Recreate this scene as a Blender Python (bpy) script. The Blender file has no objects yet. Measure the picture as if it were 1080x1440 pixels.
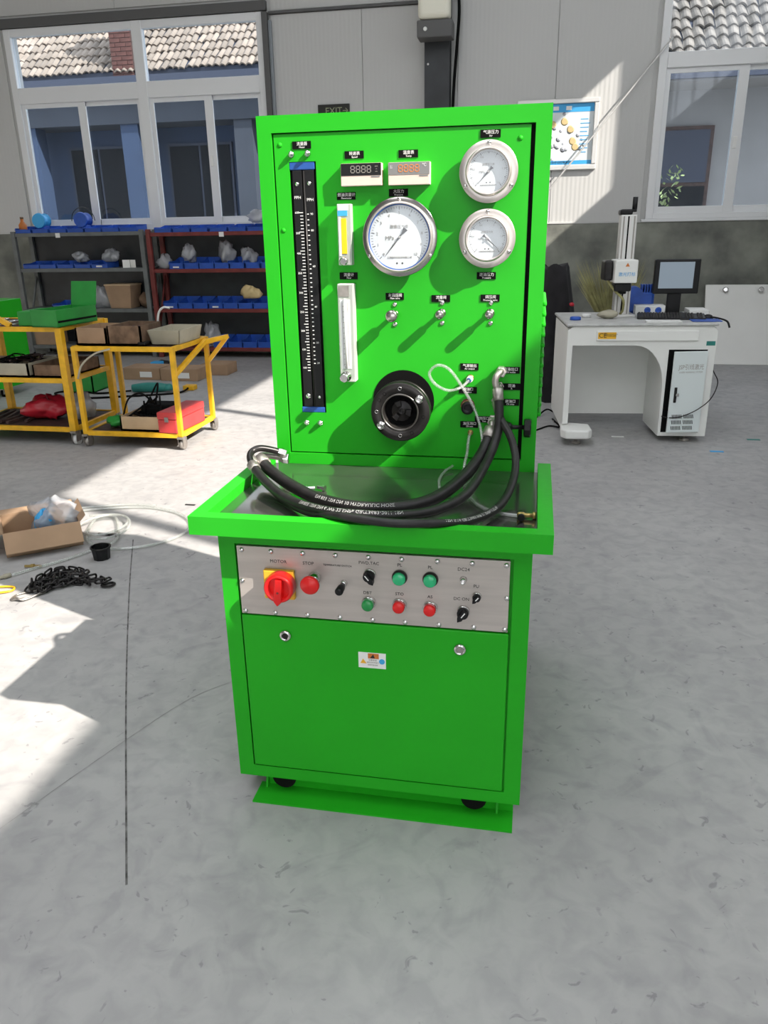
import bpy, math, random
from mathutils import Vector, Matrix
random.seed(7)
PI = math.pi
scene = bpy.context.scene
COL = scene.collection

# ------------------------------------------------------------------ camera
YAW, PITCH, ROLL, FPX = 0.192, 0.3487, -0.0176, 1087.8
def camera_matrix(loc):
    up0 = Vector((0, 0, 1))
    f0 = Vector((-math.sin(YAW), math.cos(YAW), 0)); r0 = Vector((math.cos(YAW), math.sin(YAW), 0))
    f = f0 * math.cos(PITCH) - up0 * math.sin(PITCH)
    u = up0 * math.cos(PITCH) + f0 * math.sin(PITCH)
    r = r0 * math.cos(ROLL) + u * math.sin(ROLL)
    u2 = u * math.cos(ROLL) - r0 * math.sin(ROLL)
    m = Matrix(((r.x, u2.x, -f.x, loc[0]), (r.y, u2.y, -f.y, loc[1]), (r.z, u2.z, -f.z, loc[2]), (0, 0, 0, 1)))
    return m
cam_d = bpy.data.cameras.new('camera'); cam = bpy.data.objects.new('camera', cam_d); COL.objects.link(cam)
cam.matrix_world = camera_matrix((0.365, -1.686, 1.495))
cam_d.sensor_fit = 'HORIZONTAL'; cam_d.sensor_width = 36; cam_d.lens = 36 * FPX / 1080
cam_d.clip_start = 0.02; cam_d.clip_end = 200
scene.camera = cam

# ------------------------------------------------------------------ sky, sun, exposure
SKY, SUN, EXPO = 2.1, 7.6, 0.52
world = bpy.data.worlds.new('sky'); scene.world = world; world.use_nodes = True
bg = world.node_tree.nodes['Background']; bg.inputs[0].default_value = (0.93, 0.96, 1.0, 1); bg.inputs[1].default_value = SKY
sun_d = bpy.data.lights.new('sun', 'SUN'); sun = bpy.data.objects.new('sun', sun_d); COL.objects.link(sun)
sun_d.energy = SUN; sun_d.angle = math.radians(0.6); sun_d.color = (1.0, 0.93, 0.84)
SUN_DIR = Vector((-0.936, 0.386, -0.824))
sun.rotation_euler = SUN_DIR.to_track_quat('-Z', 'Y').to_euler(); sun.location = (20, -10, 18)
vs = scene.view_settings
vs.view_transform = 'Standard'; vs.look = 'None'; vs.gamma = 1.0; vs.use_curve_mapping = False; vs.exposure = EXPO
scene.cycles.max_bounces = 8; scene.cycles.diffuse_bounces = 5; scene.cycles.transparent_max_bounces = 16
scene.cycles.caustics_reflective = False; scene.cycles.caustics_refractive = False

# ------------------------------------------------------------------ materials
def mat(name, col, rough=0.5, metal=0.0, vary=0.0, scale=8.0, bump=0.0, bscale=None, col2=None, coat=0.0, stretch=None, spec=None):
    m = bpy.data.materials.new(name); m.use_nodes = True
    nt = m.node_tree; b = nt.nodes['Principled BSDF']
    b.inputs['Base Color'].default_value = (*col, 1); b.inputs['Roughness'].default_value = rough; b.inputs['Metallic'].default_value = metal
    if coat: b.inputs['Coat Weight'].default_value = coat; b.inputs['Coat Roughness'].default_value = 0.15
    if spec is not None: b.inputs['Specular IOR Level'].default_value = spec
    tc = mp = None
    if vary or bump or col2:
        tc = nt.nodes.new('ShaderNodeTexCoord'); mp = nt.nodes.new('ShaderNodeMapping')
        nt.links.new(tc.outputs['Object'], mp.inputs['Vector'])
        if stretch: mp.inputs['Scale'].default_value = stretch
    if vary or col2:
        n = nt.nodes.new('ShaderNodeTexNoise'); n.inputs['Scale'].default_value = scale; n.inputs['Detail'].default_value = 6
        nt.links.new(mp.outputs[0], n.inputs['Vector'])
        r = nt.nodes.new('ShaderNodeValToRGB')
        c2 = col2 if col2 else tuple(min(1, c * (1 + vary)) for c in col); c1 = col if col2 else tuple(c * (1 - vary) for c in col)
        r.color_ramp.elements[0].position = 0.35; r.color_ramp.elements[0].color = (*c1, 1)
        r.color_ramp.elements[1].position = 0.65; r.color_ramp.elements[1].color = (*c2, 1)
        nt.links.new(n.outputs[0], r.inputs[0]); nt.links.new(r.outputs[0], b.inputs['Base Color'])
    if bump:
        n2 = nt.nodes.new('ShaderNodeTexNoise'); n2.inputs['Scale'].default_value = bscale or scale * 4; n2.inputs['Detail'].default_value = 5
        nt.links.new(mp.outputs[0], n2.inputs['Vector'])
        bp = nt.nodes.new('ShaderNodeBump'); bp.inputs['Strength'].default_value = bump; bp.inputs['Distance'].default_value = 0.01
        nt.links.new(n2.outputs[0], bp.inputs['Height']); nt.links.new(bp.outputs[0], b.inputs['Normal'])
    return m

def glass_mat(name, tint=(1, 1, 1), gloss=0.12, haze=0.0, hazecol=(0.8, 0.85, 0.9)):
    m = bpy.data.materials.new(name); m.use_nodes = True; nt = m.node_tree; nt.nodes.clear()
    out = nt.nodes.new('ShaderNodeOutputMaterial'); tr = nt.nodes.new('ShaderNodeBsdfTransparent'); gl = nt.nodes.new('ShaderNodeBsdfGlossy')
    tr.inputs[0].default_value = (*tint, 1); gl.inputs['Roughness'].default_value = 0.03
    mx = nt.nodes.new('ShaderNodeMixShader'); mx.inputs[0].default_value = gloss
    nt.links.new(tr.outputs[0], mx.inputs[1]); nt.links.new(gl.outputs[0], mx.inputs[2]); last = mx
    if haze:
        df = nt.nodes.new('ShaderNodeBsdfDiffuse'); df.inputs[0].default_value = (*hazecol, 1)
        m2 = nt.nodes.new('ShaderNodeMixShader'); m2.inputs[0].default_value = haze
        nt.links.new(mx.outputs[0], m2.inputs[1]); nt.links.new(df.outputs[0], m2.inputs[2]); last = m2
    nt.links.new(last.outputs[0], out.inputs[0]); return m

def emit_mat(name, col, strength=1.0):
    m = bpy.data.materials.new(name); m.use_nodes = True; b = m.node_tree.nodes['Principled BSDF']
    b.inputs['Base Color'].default_value = (*[c * 0.3 for c in col], 1); b.inputs['Emission Color'].default_value = (*col, 1); b.inputs['Emission Strength'].default_value = strength
    return m

def concrete():
    m = bpy.data.materials.new('concrete'); m.use_nodes = True; nt = m.node_tree; b = nt.nodes['Principled BSDF']
    N = nt.nodes.new; L = nt.links.new
    tc = N('ShaderNodeTexCoord')
    def noise(s, d, w=0.0):
        n = N('ShaderNodeTexNoise'); n.inputs['Scale'].default_value = s; n.inputs['Detail'].default_value = d; n.inputs['Distortion'].default_value = w
        L(tc.outputs['Object'], n.inputs['Vector']); return n
    def ramp(n, p0, c0, p1, c1):
        r = N('ShaderNodeValToRGB'); r.color_ramp.elements[0].position = p0; r.color_ramp.elements[0].color = (*c0, 1)
        r.color_ramp.elements[1].position = p1; r.color_ramp.elements[1].color = (*c1, 1); L(n.outputs[0], r.inputs[0]); return r
    def mul(a, bb, fac=1.0):
        x = N('ShaderNodeMix'); x.data_type = 'RGBA'; x.blend_type = 'MULTIPLY'; x.inputs[0].default_value = fac
        L(a.outputs[2] if a.bl_idname == 'ShaderNodeMix' else a.outputs[0], x.inputs[6]); L(bb.outputs[0], x.inputs[7]); return x
    base = ramp(noise(1.3, 8, 0.4), 0.3, (0.36, 0.352, 0.350), 0.7, (0.43, 0.422, 0.416))
    fine = ramp(noise(14, 10, 0.6), 0.35, (0.86, 0.86, 0.87), 0.6, (1, 1, 1))
    spots = ramp(noise(21, 3, 1.2), 0.29, (0.45, 0.45, 0.47), 0.34, (1, 1, 1))
    smear = ramp(noise(4.5, 12, 2.5), 0.33, (0.86, 0.86, 0.87), 0.45, (1, 1, 1))
    c = mul(mul(mul(base, fine), spots, 0.55), smear, 0.8)
    L(c.outputs[2], b.inputs['Base Color'])
    rr = N('ShaderNodeMapRange'); rr.inputs[3].default_value = 0.42; rr.inputs[4].default_value = 0.7
    L(noise(3, 5).outputs[0], rr.inputs[0]); L(rr.outputs[0], b.inputs['Roughness'])
    bp = N('ShaderNodeBump'); bp.inputs['Strength'].default_value = 0.12; bp.inputs['Distance'].default_value = 0.006
    L(noise(30, 8).outputs[0], bp.inputs['Height']); L(bp.outputs[0], b.inputs['Normal'])
    return m

def ribbed(name, col, freq=40.0):
    m = bpy.data.materials.new(name); m.use_nodes = True; nt = m.node_tree; b = nt.nodes['Principled BSDF']
    b.inputs['Base Color'].default_value = (*col, 1); b.inputs['Roughness'].default_value = 0.55
    tc = nt.nodes.new('ShaderNodeTexCoord'); w = nt.nodes.new('ShaderNodeTexWave'); w.wave_type = 'BANDS'; w.bands_direction = 'X'
    w.inputs['Scale'].default_value = freq / 6.28; nt.links.new(tc.outputs['Object'], w.inputs['Vector'])
    bp = nt.nodes.new('ShaderNodeBump'); bp.inputs['Strength'].default_value = 0.25; bp.inputs['Distance'].default_value = 0.004
    nt.links.new(w.outputs[1], bp.inputs['Height']); nt.links.new(bp.outputs[0], b.inputs['Normal'])
    return m

M = {}
M['floor'] = concrete()
M['green'] = mat('green_paint', (0.019, 0.40, 0.015), 0.36, vary=0.05, scale=3, bump=0.03, bscale=60, spec=0.22)
M['green_dull'] = mat('green_dull', (0.02, 0.26, 0.04), 0.5, vary=0.12, scale=6)
M['steel'] = mat('brushed_steel', (0.56, 0.51, 0.47), 0.42, 0.55, vary=0.06, scale=5, stretch=(1, 1, 12))
M['sheet'] = mat('oily_sheet', (0.26, 0.26, 0.24), 0.13, 0.9, col2=(0.40, 0.39, 0.36), scale=7, bump=0.04, bscale=9)
M['bezel'] = mat('satin_bezel', (0.62, 0.57, 0.54), 0.33, 0.75)
M['knob_chrome'] = mat('knob_chrome', (0.52, 0.49, 0.46), 0.22, 1.0)
M['bore'] = mat('bore_steel', (0.16, 0.15, 0.14), 0.3, 0.9)
M['ring_chrome'] = mat('ring_chrome', (0.42, 0.40, 0.38), 0.16, 1.0)
M['chrome'] = mat('chrome', (0.72, 0.71, 0.70), 0.15, 1.0)
M['dullmetal'] = mat('dull_metal', (0.40, 0.37, 0.34), 0.4, 0.8, vary=0.2, scale=30)
M['gunmetal'] = mat('gunmetal', (0.022, 0.020, 0.020), 0.36, 0.5, vary=0.3, scale=20)
M['black'] = mat('black_plastic', (0.009, 0.009, 0.010), 0.38, spec=0.3)
M['matteblack'] = mat('matte_black', (0.004, 0.004, 0.004), 0.75, spec=0.12)
M['rubber'] = mat('hose_rubber', (0.014, 0.013, 0.013), 0.45, vary=0.3, scale=40, spec=0.4)
M['white'] = mat('white_paint', (0.80, 0.80, 0.78), 0.5)
M['ink_white'] = mat('white_ink', (0.85, 0.85, 0.83), 0.6)
M['ink'] = mat('black_ink', (0.02, 0.02, 0.02), 0.6)
M['blue'] = mat('blue_plastic', (0.02, 0.09, 0.45), 0.45, vary=0.15, scale=9)
M['blue_cap'] = mat('blue_cap', (0.02, 0.09, 0.34), 0.4)
M['sky_blue'] = mat('sky_blue_print', (0.05, 0.38, 0.75), 0.5)
M['yellow'] = mat('yellow_paint', (0.80, 0.44, 0.015), 0.42, vary=0.12, scale=14)
M['amber'] = mat('amber_plate', (0.85, 0.45, 0.03), 0.45)
M['tube_yellow'] = mat('yellow_scale', (0.90, 0.55, 0.01), 0.4)
M['red'] = mat('red_plastic', (0.75, 0.012, 0.012), 0.32)
M['red_dark'] = mat('red_paint', (0.16, 0.025, 0.022), 0.55, vary=0.2, scale=8)
M['red_box'] = mat('red_box', (0.55, 0.05, 0.05), 0.5, vary=0.1)
M['rose_beige'] = mat('meter_cover', (0.72, 0.58, 0.50), 0.5)
M['meter_grey'] = mat('meter_grey', (0.20, 0.20, 0.20), 0.4)
M['digit_dim'] = mat('unlit_digit', (0.35, 0.33, 0.30), 0.5)
M['digit_orange'] = emit_mat('lit_digit', (1.0, 0.30, 0.05), 0.6)
M['dial'] = mat('dial_face', (0.78, 0.80, 0.80), 0.5, vary=0.03)
M['glass'] = glass_mat('window_glass', (0.80, 0.85, 0.90), 0.035)
M['gauge_glass'] = glass_mat('gauge_glass', (0.97, 0.98, 0.99), 0.05)
M['acrylic'] = glass_mat('acrylic', (0.93, 0.95, 0.95), 0.10, 0.45, (0.82, 0.82, 0.80))
M['tube_clear'] = glass_mat('clear_tube', (0.88, 0.90, 0.88), 0.14, 0.16, (0.85, 0.86, 0.84))
M['bag_clear'] = glass_mat('clear_bag', (0.85, 0.86, 0.88), 0.12, 0.45, (0.62, 0.63, 0.66))
M['lamp_green'] = mat('green_lens', (0.02, 0.50, 0.20), 0.25, coat=0.4)
M['button_green'] = mat('green_button', (0.01, 0.28, 0.06), 0.3, coat=0.3)
M['brass'] = mat('brass', (0.45, 0.33, 0.12), 0.35, 0.85)
M['wall'] = ribbed('wall_panel', (0.54, 0.54, 0.53))
M['wall_plain'] = mat('wall_plain', (0.52, 0.52, 0.51), 0.7, vary=0.04, scale=2)
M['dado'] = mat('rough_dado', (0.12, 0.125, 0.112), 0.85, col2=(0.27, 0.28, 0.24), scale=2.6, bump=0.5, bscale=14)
M['beam'] = mat('grey_beam', (0.10, 0.10, 0.10), 0.6)
M['column'] = mat('dark_steel', (0.025, 0.028, 0.032), 0.45, vary=0.2, scale=5)
M['upvc'] = mat('window_plastic', (0.78, 0.79, 0.80), 0.4)
M['galv'] = mat('galvanised', (0.30, 0.33, 0.36), 0.4, 0.6)
M['rackgrey'] = mat('rack_grey', (0.13, 0.14, 0.14), 0.55, vary=0.15)
M['cardboard'] = mat('cardboard', (0.36, 0.235, 0.145), 0.85, vary=0.10, scale=5)
M['cardboard_light'] = mat('cardboard_light', (0.50, 0.36, 0.22), 0.85, vary=0.10, scale=5)
M['crate'] = mat('old_wood', (0.17, 0.105, 0.065), 0.85, vary=0.35, scale=12)
M['beige'] = mat('beige_plastic', (0.42, 0.39, 0.30), 0.6, vary=0.1)
M['desk'] = mat('desk_white', (0.84, 0.84, 0.81), 0.45, vary=0.03, scale=2)
M['desk_top'] = mat('desk_top', (0.50, 0.50, 0.49), 0.5, vary=0.1, scale=12)
M['door_grey'] = mat('pale_grey_door', (0.74, 0.80, 0.80), 0.45)
M['alu'] = mat('aluminium', (0.72, 0.71, 0.69), 0.38, 0.5)
M['screen'] = emit_mat('screen', (0.36, 0.44, 0.52), 0.30)
M['tile'] = mat('roof_tile', (0.20, 0.155, 0.12), 0.8, col2=(0.29, 0.235, 0.19), scale=3.0)
M['tile_grey'] = mat('roof_tile_grey', (0.115, 0.098, 0.082), 0.85, col2=(0.20, 0.172, 0.145), scale=9.0, bump=0.6, bscale=25)
M['eave'] = mat('eave_grey', (0.040, 0.048, 0.075), 0.7)
M['house_blue'] = mat('house_blue', (0.028, 0.048, 0.095), 0.8, vary=0.08, scale=1.5)
M['house_grey'] = mat('house_grey', (0.25, 0.24, 0.235), 0.8, vary=0.06, scale=1.5)
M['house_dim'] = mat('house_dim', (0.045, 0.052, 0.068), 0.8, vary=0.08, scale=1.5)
M['brick'] = mat('brick_red', (0.10, 0.040, 0.032), 0.9, vary=0.25, scale=15)
M['darkpane'] = mat('dark_pane', (0.008, 0.010, 0.014), 0.6, spec=0.15)
M['ground'] = mat('yard_ground', (0.28, 0.28, 0.27), 0.9, vary=0.1, scale=2)
M['straw'] = mat('straw', (0.36, 0.34, 0.15), 0.9, vary=0.3, scale=10)
M['cloth_black'] = mat('black_cloth', (0.012, 0.011, 0.013), 0.9, vary=0.3, scale=9)
M['poster'] = mat('poster_paper', (0.70, 0.76, 0.78), 0.35)
M['print_grey'] = mat('print_grey', (0.25, 0.27, 0.33), 0.5, col2=(0.6, 0.62, 0.65), scale=22)
M['print_tan'] = mat('print_tan', (0.65, 0.50, 0.25), 0.5)
M['foam_red'] = mat('red_bag', (0.55, 0.02, 0.04), 0.35)
M['teal'] = mat('teal_tool', (0.02, 0.20, 0.17), 0.5, vary=0.15)
M['orange'] = mat('orange_plastic', (0.60, 0.18, 0.03), 0.5)
M['lampwhite'] = mat('lamp_diffuser', (0.80, 0.78, 0.66), 0.4)
M['rust'] = mat('rusty_dark', (0.055, 0.030, 0.026), 0.7, vary=0.4, scale=15)
M['black_box'] = mat('sign_black', (0.015, 0.015, 0.012), 0.4)
M['sign_green'] = mat('sign_mark', (0.30, 0.33, 0.20), 0.5)

# ------------------------------------------------------------------ geometry helpers
for k in ('tile', 'tile_grey'):     # every tile has its own tone
    nt = M[k].node_tree; b = nt.nodes['Principled BSDF']; src = b.inputs['Base Color'].links[0].from_socket
    oi = nt.nodes.new('ShaderNodeObjectInfo'); mr = nt.nodes.new('ShaderNodeMapRange'); mr.inputs[3].default_value = 0.72; mr.inputs[4].default_value = 1.25
    mx = nt.nodes.new('ShaderNodeMix'); mx.data_type = 'RGBA'; mx.blend_type = 'MULTIPLY'; mx.inputs[0].default_value = 1.0
    nt.links.new(oi.outputs['Random'], mr.inputs[0]); nt.links.new(src, mx.inputs[6]); nt.links.new(mr.outputs[0], mx.inputs[7]); nt.links.new(mx.outputs[2], b.inputs['Base Color'])

class G:
    """collects shapes; build() links them as ONE mesh object"""
    def __init__(s): s.v = []; s.f = []; s.sm = []
    def add(s, vs, fs, smooth=False):
        o = len(s.v); s.v += [tuple(p) for p in vs]
        for f in fs: s.f.append(tuple(i + o for i in f)); s.sm.append(smooth)
        return s
    def box(s, x0, x1, y0, y1, z0, z1):
        v = [(x, y, z) for z in (z0, z1) for y in (y0, y1) for x in (x0, x1)]
        return s.add(v, [(0, 2, 3, 1), (4, 5, 7, 6), (0, 1, 5, 4), (2, 6, 7, 3), (0, 4, 6, 2), (1, 3, 7, 5)])
    def hexa(s, b, t):  # four bottom points, four top points (both counter-clockwise from above)
        return s.add(list(b) + list(t), [(3, 2, 1, 0), (4, 5, 6, 7), (0, 1, 5, 4), (1, 2, 6, 5), (2, 3, 7, 6), (3, 0, 4, 7)])
    def lathe(s, c, axis, prof, n=32, smooth=True, cap=True):
        """prof: list of (distance along axis, radius)"""
        a = Vector(axis).normalized(); t = Vector((0, 0, 1)) if abs(a.z) < 0.9 else Vector((1, 0, 0))
        e1 = a.cross(t).normalized(); e2 = a.cross(e1); c = Vector(c); vs = []; fs = []
        for d, r in prof:
            for k in range(n):
                w = 2 * PI * k / n; vs.append(c + a * d + (e1 * math.cos(w) + e2 * math.sin(w)) * max(r, 1e-5))
        for i in range(len(prof) - 1):
            for k in range(n):
                k2 = (k + 1) % n; fs.append((i * n + k, i * n + k2, (i + 1) * n + k2, (i + 1) * n + k))
        s.add(vs, fs, smooth)
        o = len(s.v) - len(vs)
        if cap and prof[0][1] > 1e-4: s.f.append(tuple(o + k for k in reversed(range(n)))); s.sm.append(False)
        if cap and prof[-1][1] > 1e-4: s.f.append(tuple(o + (len(prof) - 1) * n + k for k in range(n))); s.sm.append(False)
        return s
    def cyl(s, p0, p1, r, n=20, r1=None, smooth=True):
        p0, p1 = Vector(p0), Vector(p1); return s.lathe(p0, p1 - p0, [(0, r), ((p1 - p0).length, r if r1 is None else r1)], n, smooth)
    def tube(s, pts, r, n=10, sub=6, close=False):
        P = spline(pts, sub, close); N = len(P); vs = []; fs = []
        T = [(P[(i + 1) % N if close else min(i + 1, N - 1)] - P[(i - 1) % N if close else max(i - 1, 0)]).normalized() for i in range(N)]
        u = T[0].cross(Vector((0.13, 0.27, 0.95))).normalized()
        for i in range(N):
            u = (u - T[i] * u.dot(T[i])).normalized(); w = T[i].cross(u)
            rr = r(i / (N - 1)) if callable(r) else r
            for k in range(n):
                a = 2 * PI * k / n; vs.append(P[i] + (u * math.cos(a) + w * math.sin(a)) * rr)
        for i in range(N if close else N - 1):
            j = (i + 1) % N
            for k in range(n):
                k2 = (k + 1) % n; fs.append((i * n + k, i * n + k2, j * n + k2, j * n + k))
        s.add(vs, fs, True)
        if not close:
            o = len(s.v) - len(vs)
            s.f.append(tuple(o + k for k in reversed(range(n)))); s.sm.append(False)
            s.f.append(tuple(o + (N - 1) * n + k for k in range(n))); s.sm.append(False)
        return s
    def bar(s, p0, p1, w, h=None):
        """square bar between two points"""
        h = h or w; p0, p1 = Vector(p0), Vector(p1); t = (p1 - p0).normalized()
        ref = Vector((0, 0, 1)) if abs(t.z) < 0.9 else Vector((0, 1, 0))
        a = t.cross(ref).normalized() * (w / 2); b = a.cross(t).normalized() * (h / 2)
        q = [a + b, -a + b, -a - b, a - b]
        return s.add([p0 + k for k in q] + [p1 + k for k in q], [(0, 1, 2, 3), (7, 6, 5, 4), (0, 4, 5, 1), (1, 5, 6, 2), (2, 6, 7, 3), (3, 7, 4, 0)])
    def prism(s, poly, y0, y1, plane='xz'):
        """extrude a polygon given in x-z (along y) or x-y (along z)"""
        n = len(poly)
        mk = (lambda p, d: (p[0], d, p[1])) if plane == 'xz' else (lambda p, d: (p[0], p[1], d))
        v = [mk(p, y0) for p in poly] + [mk(p, y1) for p in poly]
        f = [tuple(range(n)), tuple(range(2 * n - 1, n - 1, -1))]
        for i in range(n): j = (i + 1) % n; f.append((i, i + n, j + n, j))
        return s.add(v, f)
    def blob(s, c, r, seed=0, amp=0.25, nu=14, nv=9, flat=True):
        rnd = random.Random(seed); ph = [rnd.uniform(0, 6.28) for _ in range(6)]; vs = []; fs = []
        for i in range(nv + 1):
            th = PI * i / nv
            for k in range(nu):
                a = 2 * PI * k / nu
                m = 1 + amp * (math.sin(3 * a + ph[0] + 2 * th) * 0.5 + math.sin(5 * a + ph[1]) * 0.3 * math.sin(4 * th + ph[2]) + math.cos(2 * a + ph[3]) * 0.4 * math.sin(th)) + rnd.uniform(-amp, amp) * 0.35
                z = c[2] + r[2] * math.cos(th) * m
                if flat: z = max(z, c[2] - r[2])
                vs.append((c[0] + r[0] * math.sin(th) * math.cos(a) * m, c[1] + r[1] * math.sin(th) * math.sin(a) * m, z))
        for i in range(nv):
            for k in range(nu): fs.append((i * nu + k, (i + 1) * nu + k, (i + 1) * nu + (k + 1) % nu, i * nu + (k + 1) % nu))
        return s.add(vs, fs, True)
    def mesh(s, name, m):
        me = bpy.data.meshes.new(name); me.from_pydata(s.v, [], s.f); me.materials.append(M[m]); me.polygons.foreach_set('use_smooth', s.sm)
        import bmesh
        bm = bmesh.new(); bm.from_mesh(me); bmesh.ops.recalc_face_normals(bm, faces=bm.faces); bm.to_mesh(me); bm.free()
        me.update(); return me
    def build(s, name, m, parent=None, bev=0.0, seg=2):
        o = bpy.data.objects.new(name, s.mesh(name, m)); COL.objects.link(o)
        if parent is not None: o.parent = parent
        if bev:
            b = o.modifiers.new('bevel', 'BEVEL'); b.width = bev; b.segments = seg; b.limit_method = 'ANGLE'; b.angle_limit = math.radians(40); b.harden_normals = False
        return o

def spline(pts, sub=6, close=False):
    P = [Vector(p) for p in pts]; n = len(P); out = []
    if n < 3 or sub < 2: return P
    rng = range(n) if close else range(n - 1)
    for i in rng:
        p1, p2 = P[i], P[(i + 1) % n]
        p0 = P[i - 1] if (i > 0 or close) else p1 * 2 - p2
        p3 = P[(i + 2) % n] if (i + 2 < n or close) else p2 * 2 - p1
        for k in range(sub):
            t = k / sub
            out.append(0.5 * ((2 * p1) + (p2 - p0) * t + (2 * p0 - 5 * p1 + 4 * p2 - p3) * t * t + (3 * p1 - p0 - 3 * p2 + p3) * t ** 3))
    if not close: out.append(P[-1])
    return out

def tag(o, label, cat, group=None, kind=None):
    o['label'] = label
    o['category'] = cat
    if group: o['group'] = group
    if kind: o['kind'] = kind
    return o
def thing(name, label, cat, loc=(0, 0, 0), rz=0.0, group=None):
    o = bpy.data.objects.new(name, None); COL.objects.link(o); o.location = loc; o.rotation_euler = (0, 0, rz); o.empty_display_size = 0.1
    return tag(o, label, cat, group)
def struct(o, label, cat): return tag(o, label, cat, kind='structure')
def part_label(o, t): o['label'] = t; return o
def copy_tree(o, parent=None):
    c = o.copy(); COL.objects.link(c); c.parent = parent
    for ch in [k for k in COL.objects if k.parent == o]: copy_tree(ch, c)
    return c

_txt = {}
def text_data(body, size, ext=0.0002, align='CENTER'):
    key = (body, size, align)
    if key in _txt: return _txt[key]
    cu = bpy.data.curves.new('lettering', 'FONT'); cu.body = body; cu.size = size; cu.align_x = align; cu.align_y = 'CENTER'; cu.resolution_u = 2; cu.extrude = ext
    ob = bpy.data.objects.new('lettering', cu); COL.objects.link(ob); bpy.context.view_layer.update()
    me = bpy.data.meshes.new_from_object(ob); bpy.data.objects.remove(ob); bpy.data.curves.remove(cu); me.name = 'lettering'
    _txt[key] = me; return me
def text(body, size, m, parent, loc, rot=(PI / 2, 0, 0), width=None, align='CENTER'):
    me = text_data(body, size, align=align).copy(); me.materials.clear(); me.materials.append(M[m])
    o = bpy.data.objects.new('lettering', me); COL.objects.link(o); o.parent = parent; o.location = loc; o.rotation_euler = rot
    if width:
        w = max(v.co.x for v in me.vertices) - min(v.co.x for v in me.vertices)
        if w > 0: o.scale = (width / w, 1, 1)
    return o

# ------------------------------------------------------------------ the building
WY = 8.2          # inner face of the far wall
RX = 3.6          # inner face of the wall with the high windows
LX, BY, CZ = -9.0, -8.0, 6.4
fl = struct(G().box(LX - 0.2, RX + 0.2, BY - 0.2, WY + 0.25, -0.2, 0).build('floor', 'floor'), 'worn grey concrete workshop floor', 'floor')
# saw-cut joints and hairline cracks in the slab
def floor_line(pts, w, name='floor_joint', m='joint'):
    g = G(); P = spline(pts, 5)
    for a, b in zip(P[:-1], P[1:]):
        t = (b - a); n = Vector((-t.y, t.x, 0)).normalized() * (w / 2)
        g.add([a - n, a + n, b + n, b - n], [(0, 1, 2, 3)])
    return g.build(name, m, fl)
M['crack'] = mat('crack_grime', (0.20, 0.195, 0.19), 0.95, col2=(0.36, 0.35, 0.345), scale=18)
M['joint'] = mat('joint_grime', (0.06, 0.058, 0.055), 0.95, col2=(0.22, 0.21, 0.21), scale=25)
z = 0.0012
floor_line([(-1.64, 1.75, z), (-1.36, 1.18, z), (-0.97, 0.42, z), (-0.55, -0.365, z)], 0.0055)
floor_line([(-1.0, -0.30, z), (-0.88, 0.05, z), (-0.73, 0.42, z), (-0.55, 0.62, z), (-0.45, 0.78, z)], 0.0022, 'hairline_crack', 'crack')

g = G()   # far wall with two window openings
W1 = (-6.2, -2.87, 1.57, 3.88); W2 = (1.55, 3.45, 1.57, 3.88)
g.box(LX, W1[0], WY, WY + 0.24, 0, CZ); g.box(W1[1], W2[0], WY, WY + 0.24, 0, CZ); g.box(W2[1], RX, WY, WY + 0.24, 0, CZ)
for w in (W1, W2): g.box(w[0], w[1], WY, WY + 0.24, 0, w[2]); g.box(w[0], w[1], WY, WY + 0.24, w[3], CZ)
wb = struct(g.build('wall_far', 'wall_plain'), 'pale grey panelled wall with two white framed windows', 'wall')
for x0, x1, z0, z1 in [(-2.78, -1.715, 1.55, 3.84), (-1.71, -0.62, 1.55, 3.84), (-0.615, 0.47, 1.55, 5.2), (0.475, 1.50, 1.55, 5.2), (-9, -7.35, 1.55, 3.84), (-7.345, -6.25, 1.55, 3.84),
                       (-9, -6.9, 4.02, 5.2), (-6.895, -4.7, 4.02, 5.2), (-4.695, -2.78, 4.02, 5.2), (-2.775, -0.62, 3.88, 5.2)]:
    G().box(x0, x1, WY - 0.018, WY + 0.01, z0, z1).build('wall_panel', 'wall', wb, 0.004)
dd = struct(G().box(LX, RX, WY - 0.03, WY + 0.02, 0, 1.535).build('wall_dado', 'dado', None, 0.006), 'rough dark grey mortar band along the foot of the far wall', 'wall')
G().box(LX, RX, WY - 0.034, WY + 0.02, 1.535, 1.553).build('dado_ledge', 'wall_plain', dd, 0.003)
struct(G().box(LX, -2.82, WY - 0.06, WY + 0.02, 3.885, 3.985).build('trim_1', 'beam', None, 0.006), 'dark grey beam above the wide window', 'beam')
struct(G().box(-2.80, -0.95, WY - 0.05, WY + 0.02, 3.845, 3.872).build('trim_2', 'beam', None, 0.004), 'thin dark trim strip beside the steel column', 'trim')
struct(G().box(LX - 0.2, LX, BY, WY, 0, CZ).build('wall_left', 'wall_plain'), 'plain grey workshop side wall', 'wall')
g = G()   # wall with the high window band
S0, S1, Y0, Y1 = 4.05, 5.46, -6.5, 7.17
g.box(RX, RX + 0.16, BY, WY + 0.24, 0, S0); g.box(RX, RX + 0.16, BY, WY + 0.24, S1, CZ); g.box(RX, RX + 0.16, BY, Y0, S0, S1); g.box(RX, RX + 0.16, Y1, WY + 0.24, S0, S1)
struct(g.build('wall_right', 'wall_plain'), 'grey side wall with a high band of windows', 'wall')
w3 = bpy.data.objects.new('window_3', None); COL.objects.link(w3); struct(w3, 'high window band in the side wall letting in the sun', 'window')
ys = [-6.5, -5.22, -2.72, -0.21, 2.30, 4.81, 7.17]
for y in ys[1:-1]: G().box(RX + 0.05, RX + 0.11, y - 0.045, y + 0.045, S0, S1).build('mullion', 'upvc', w3)
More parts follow.
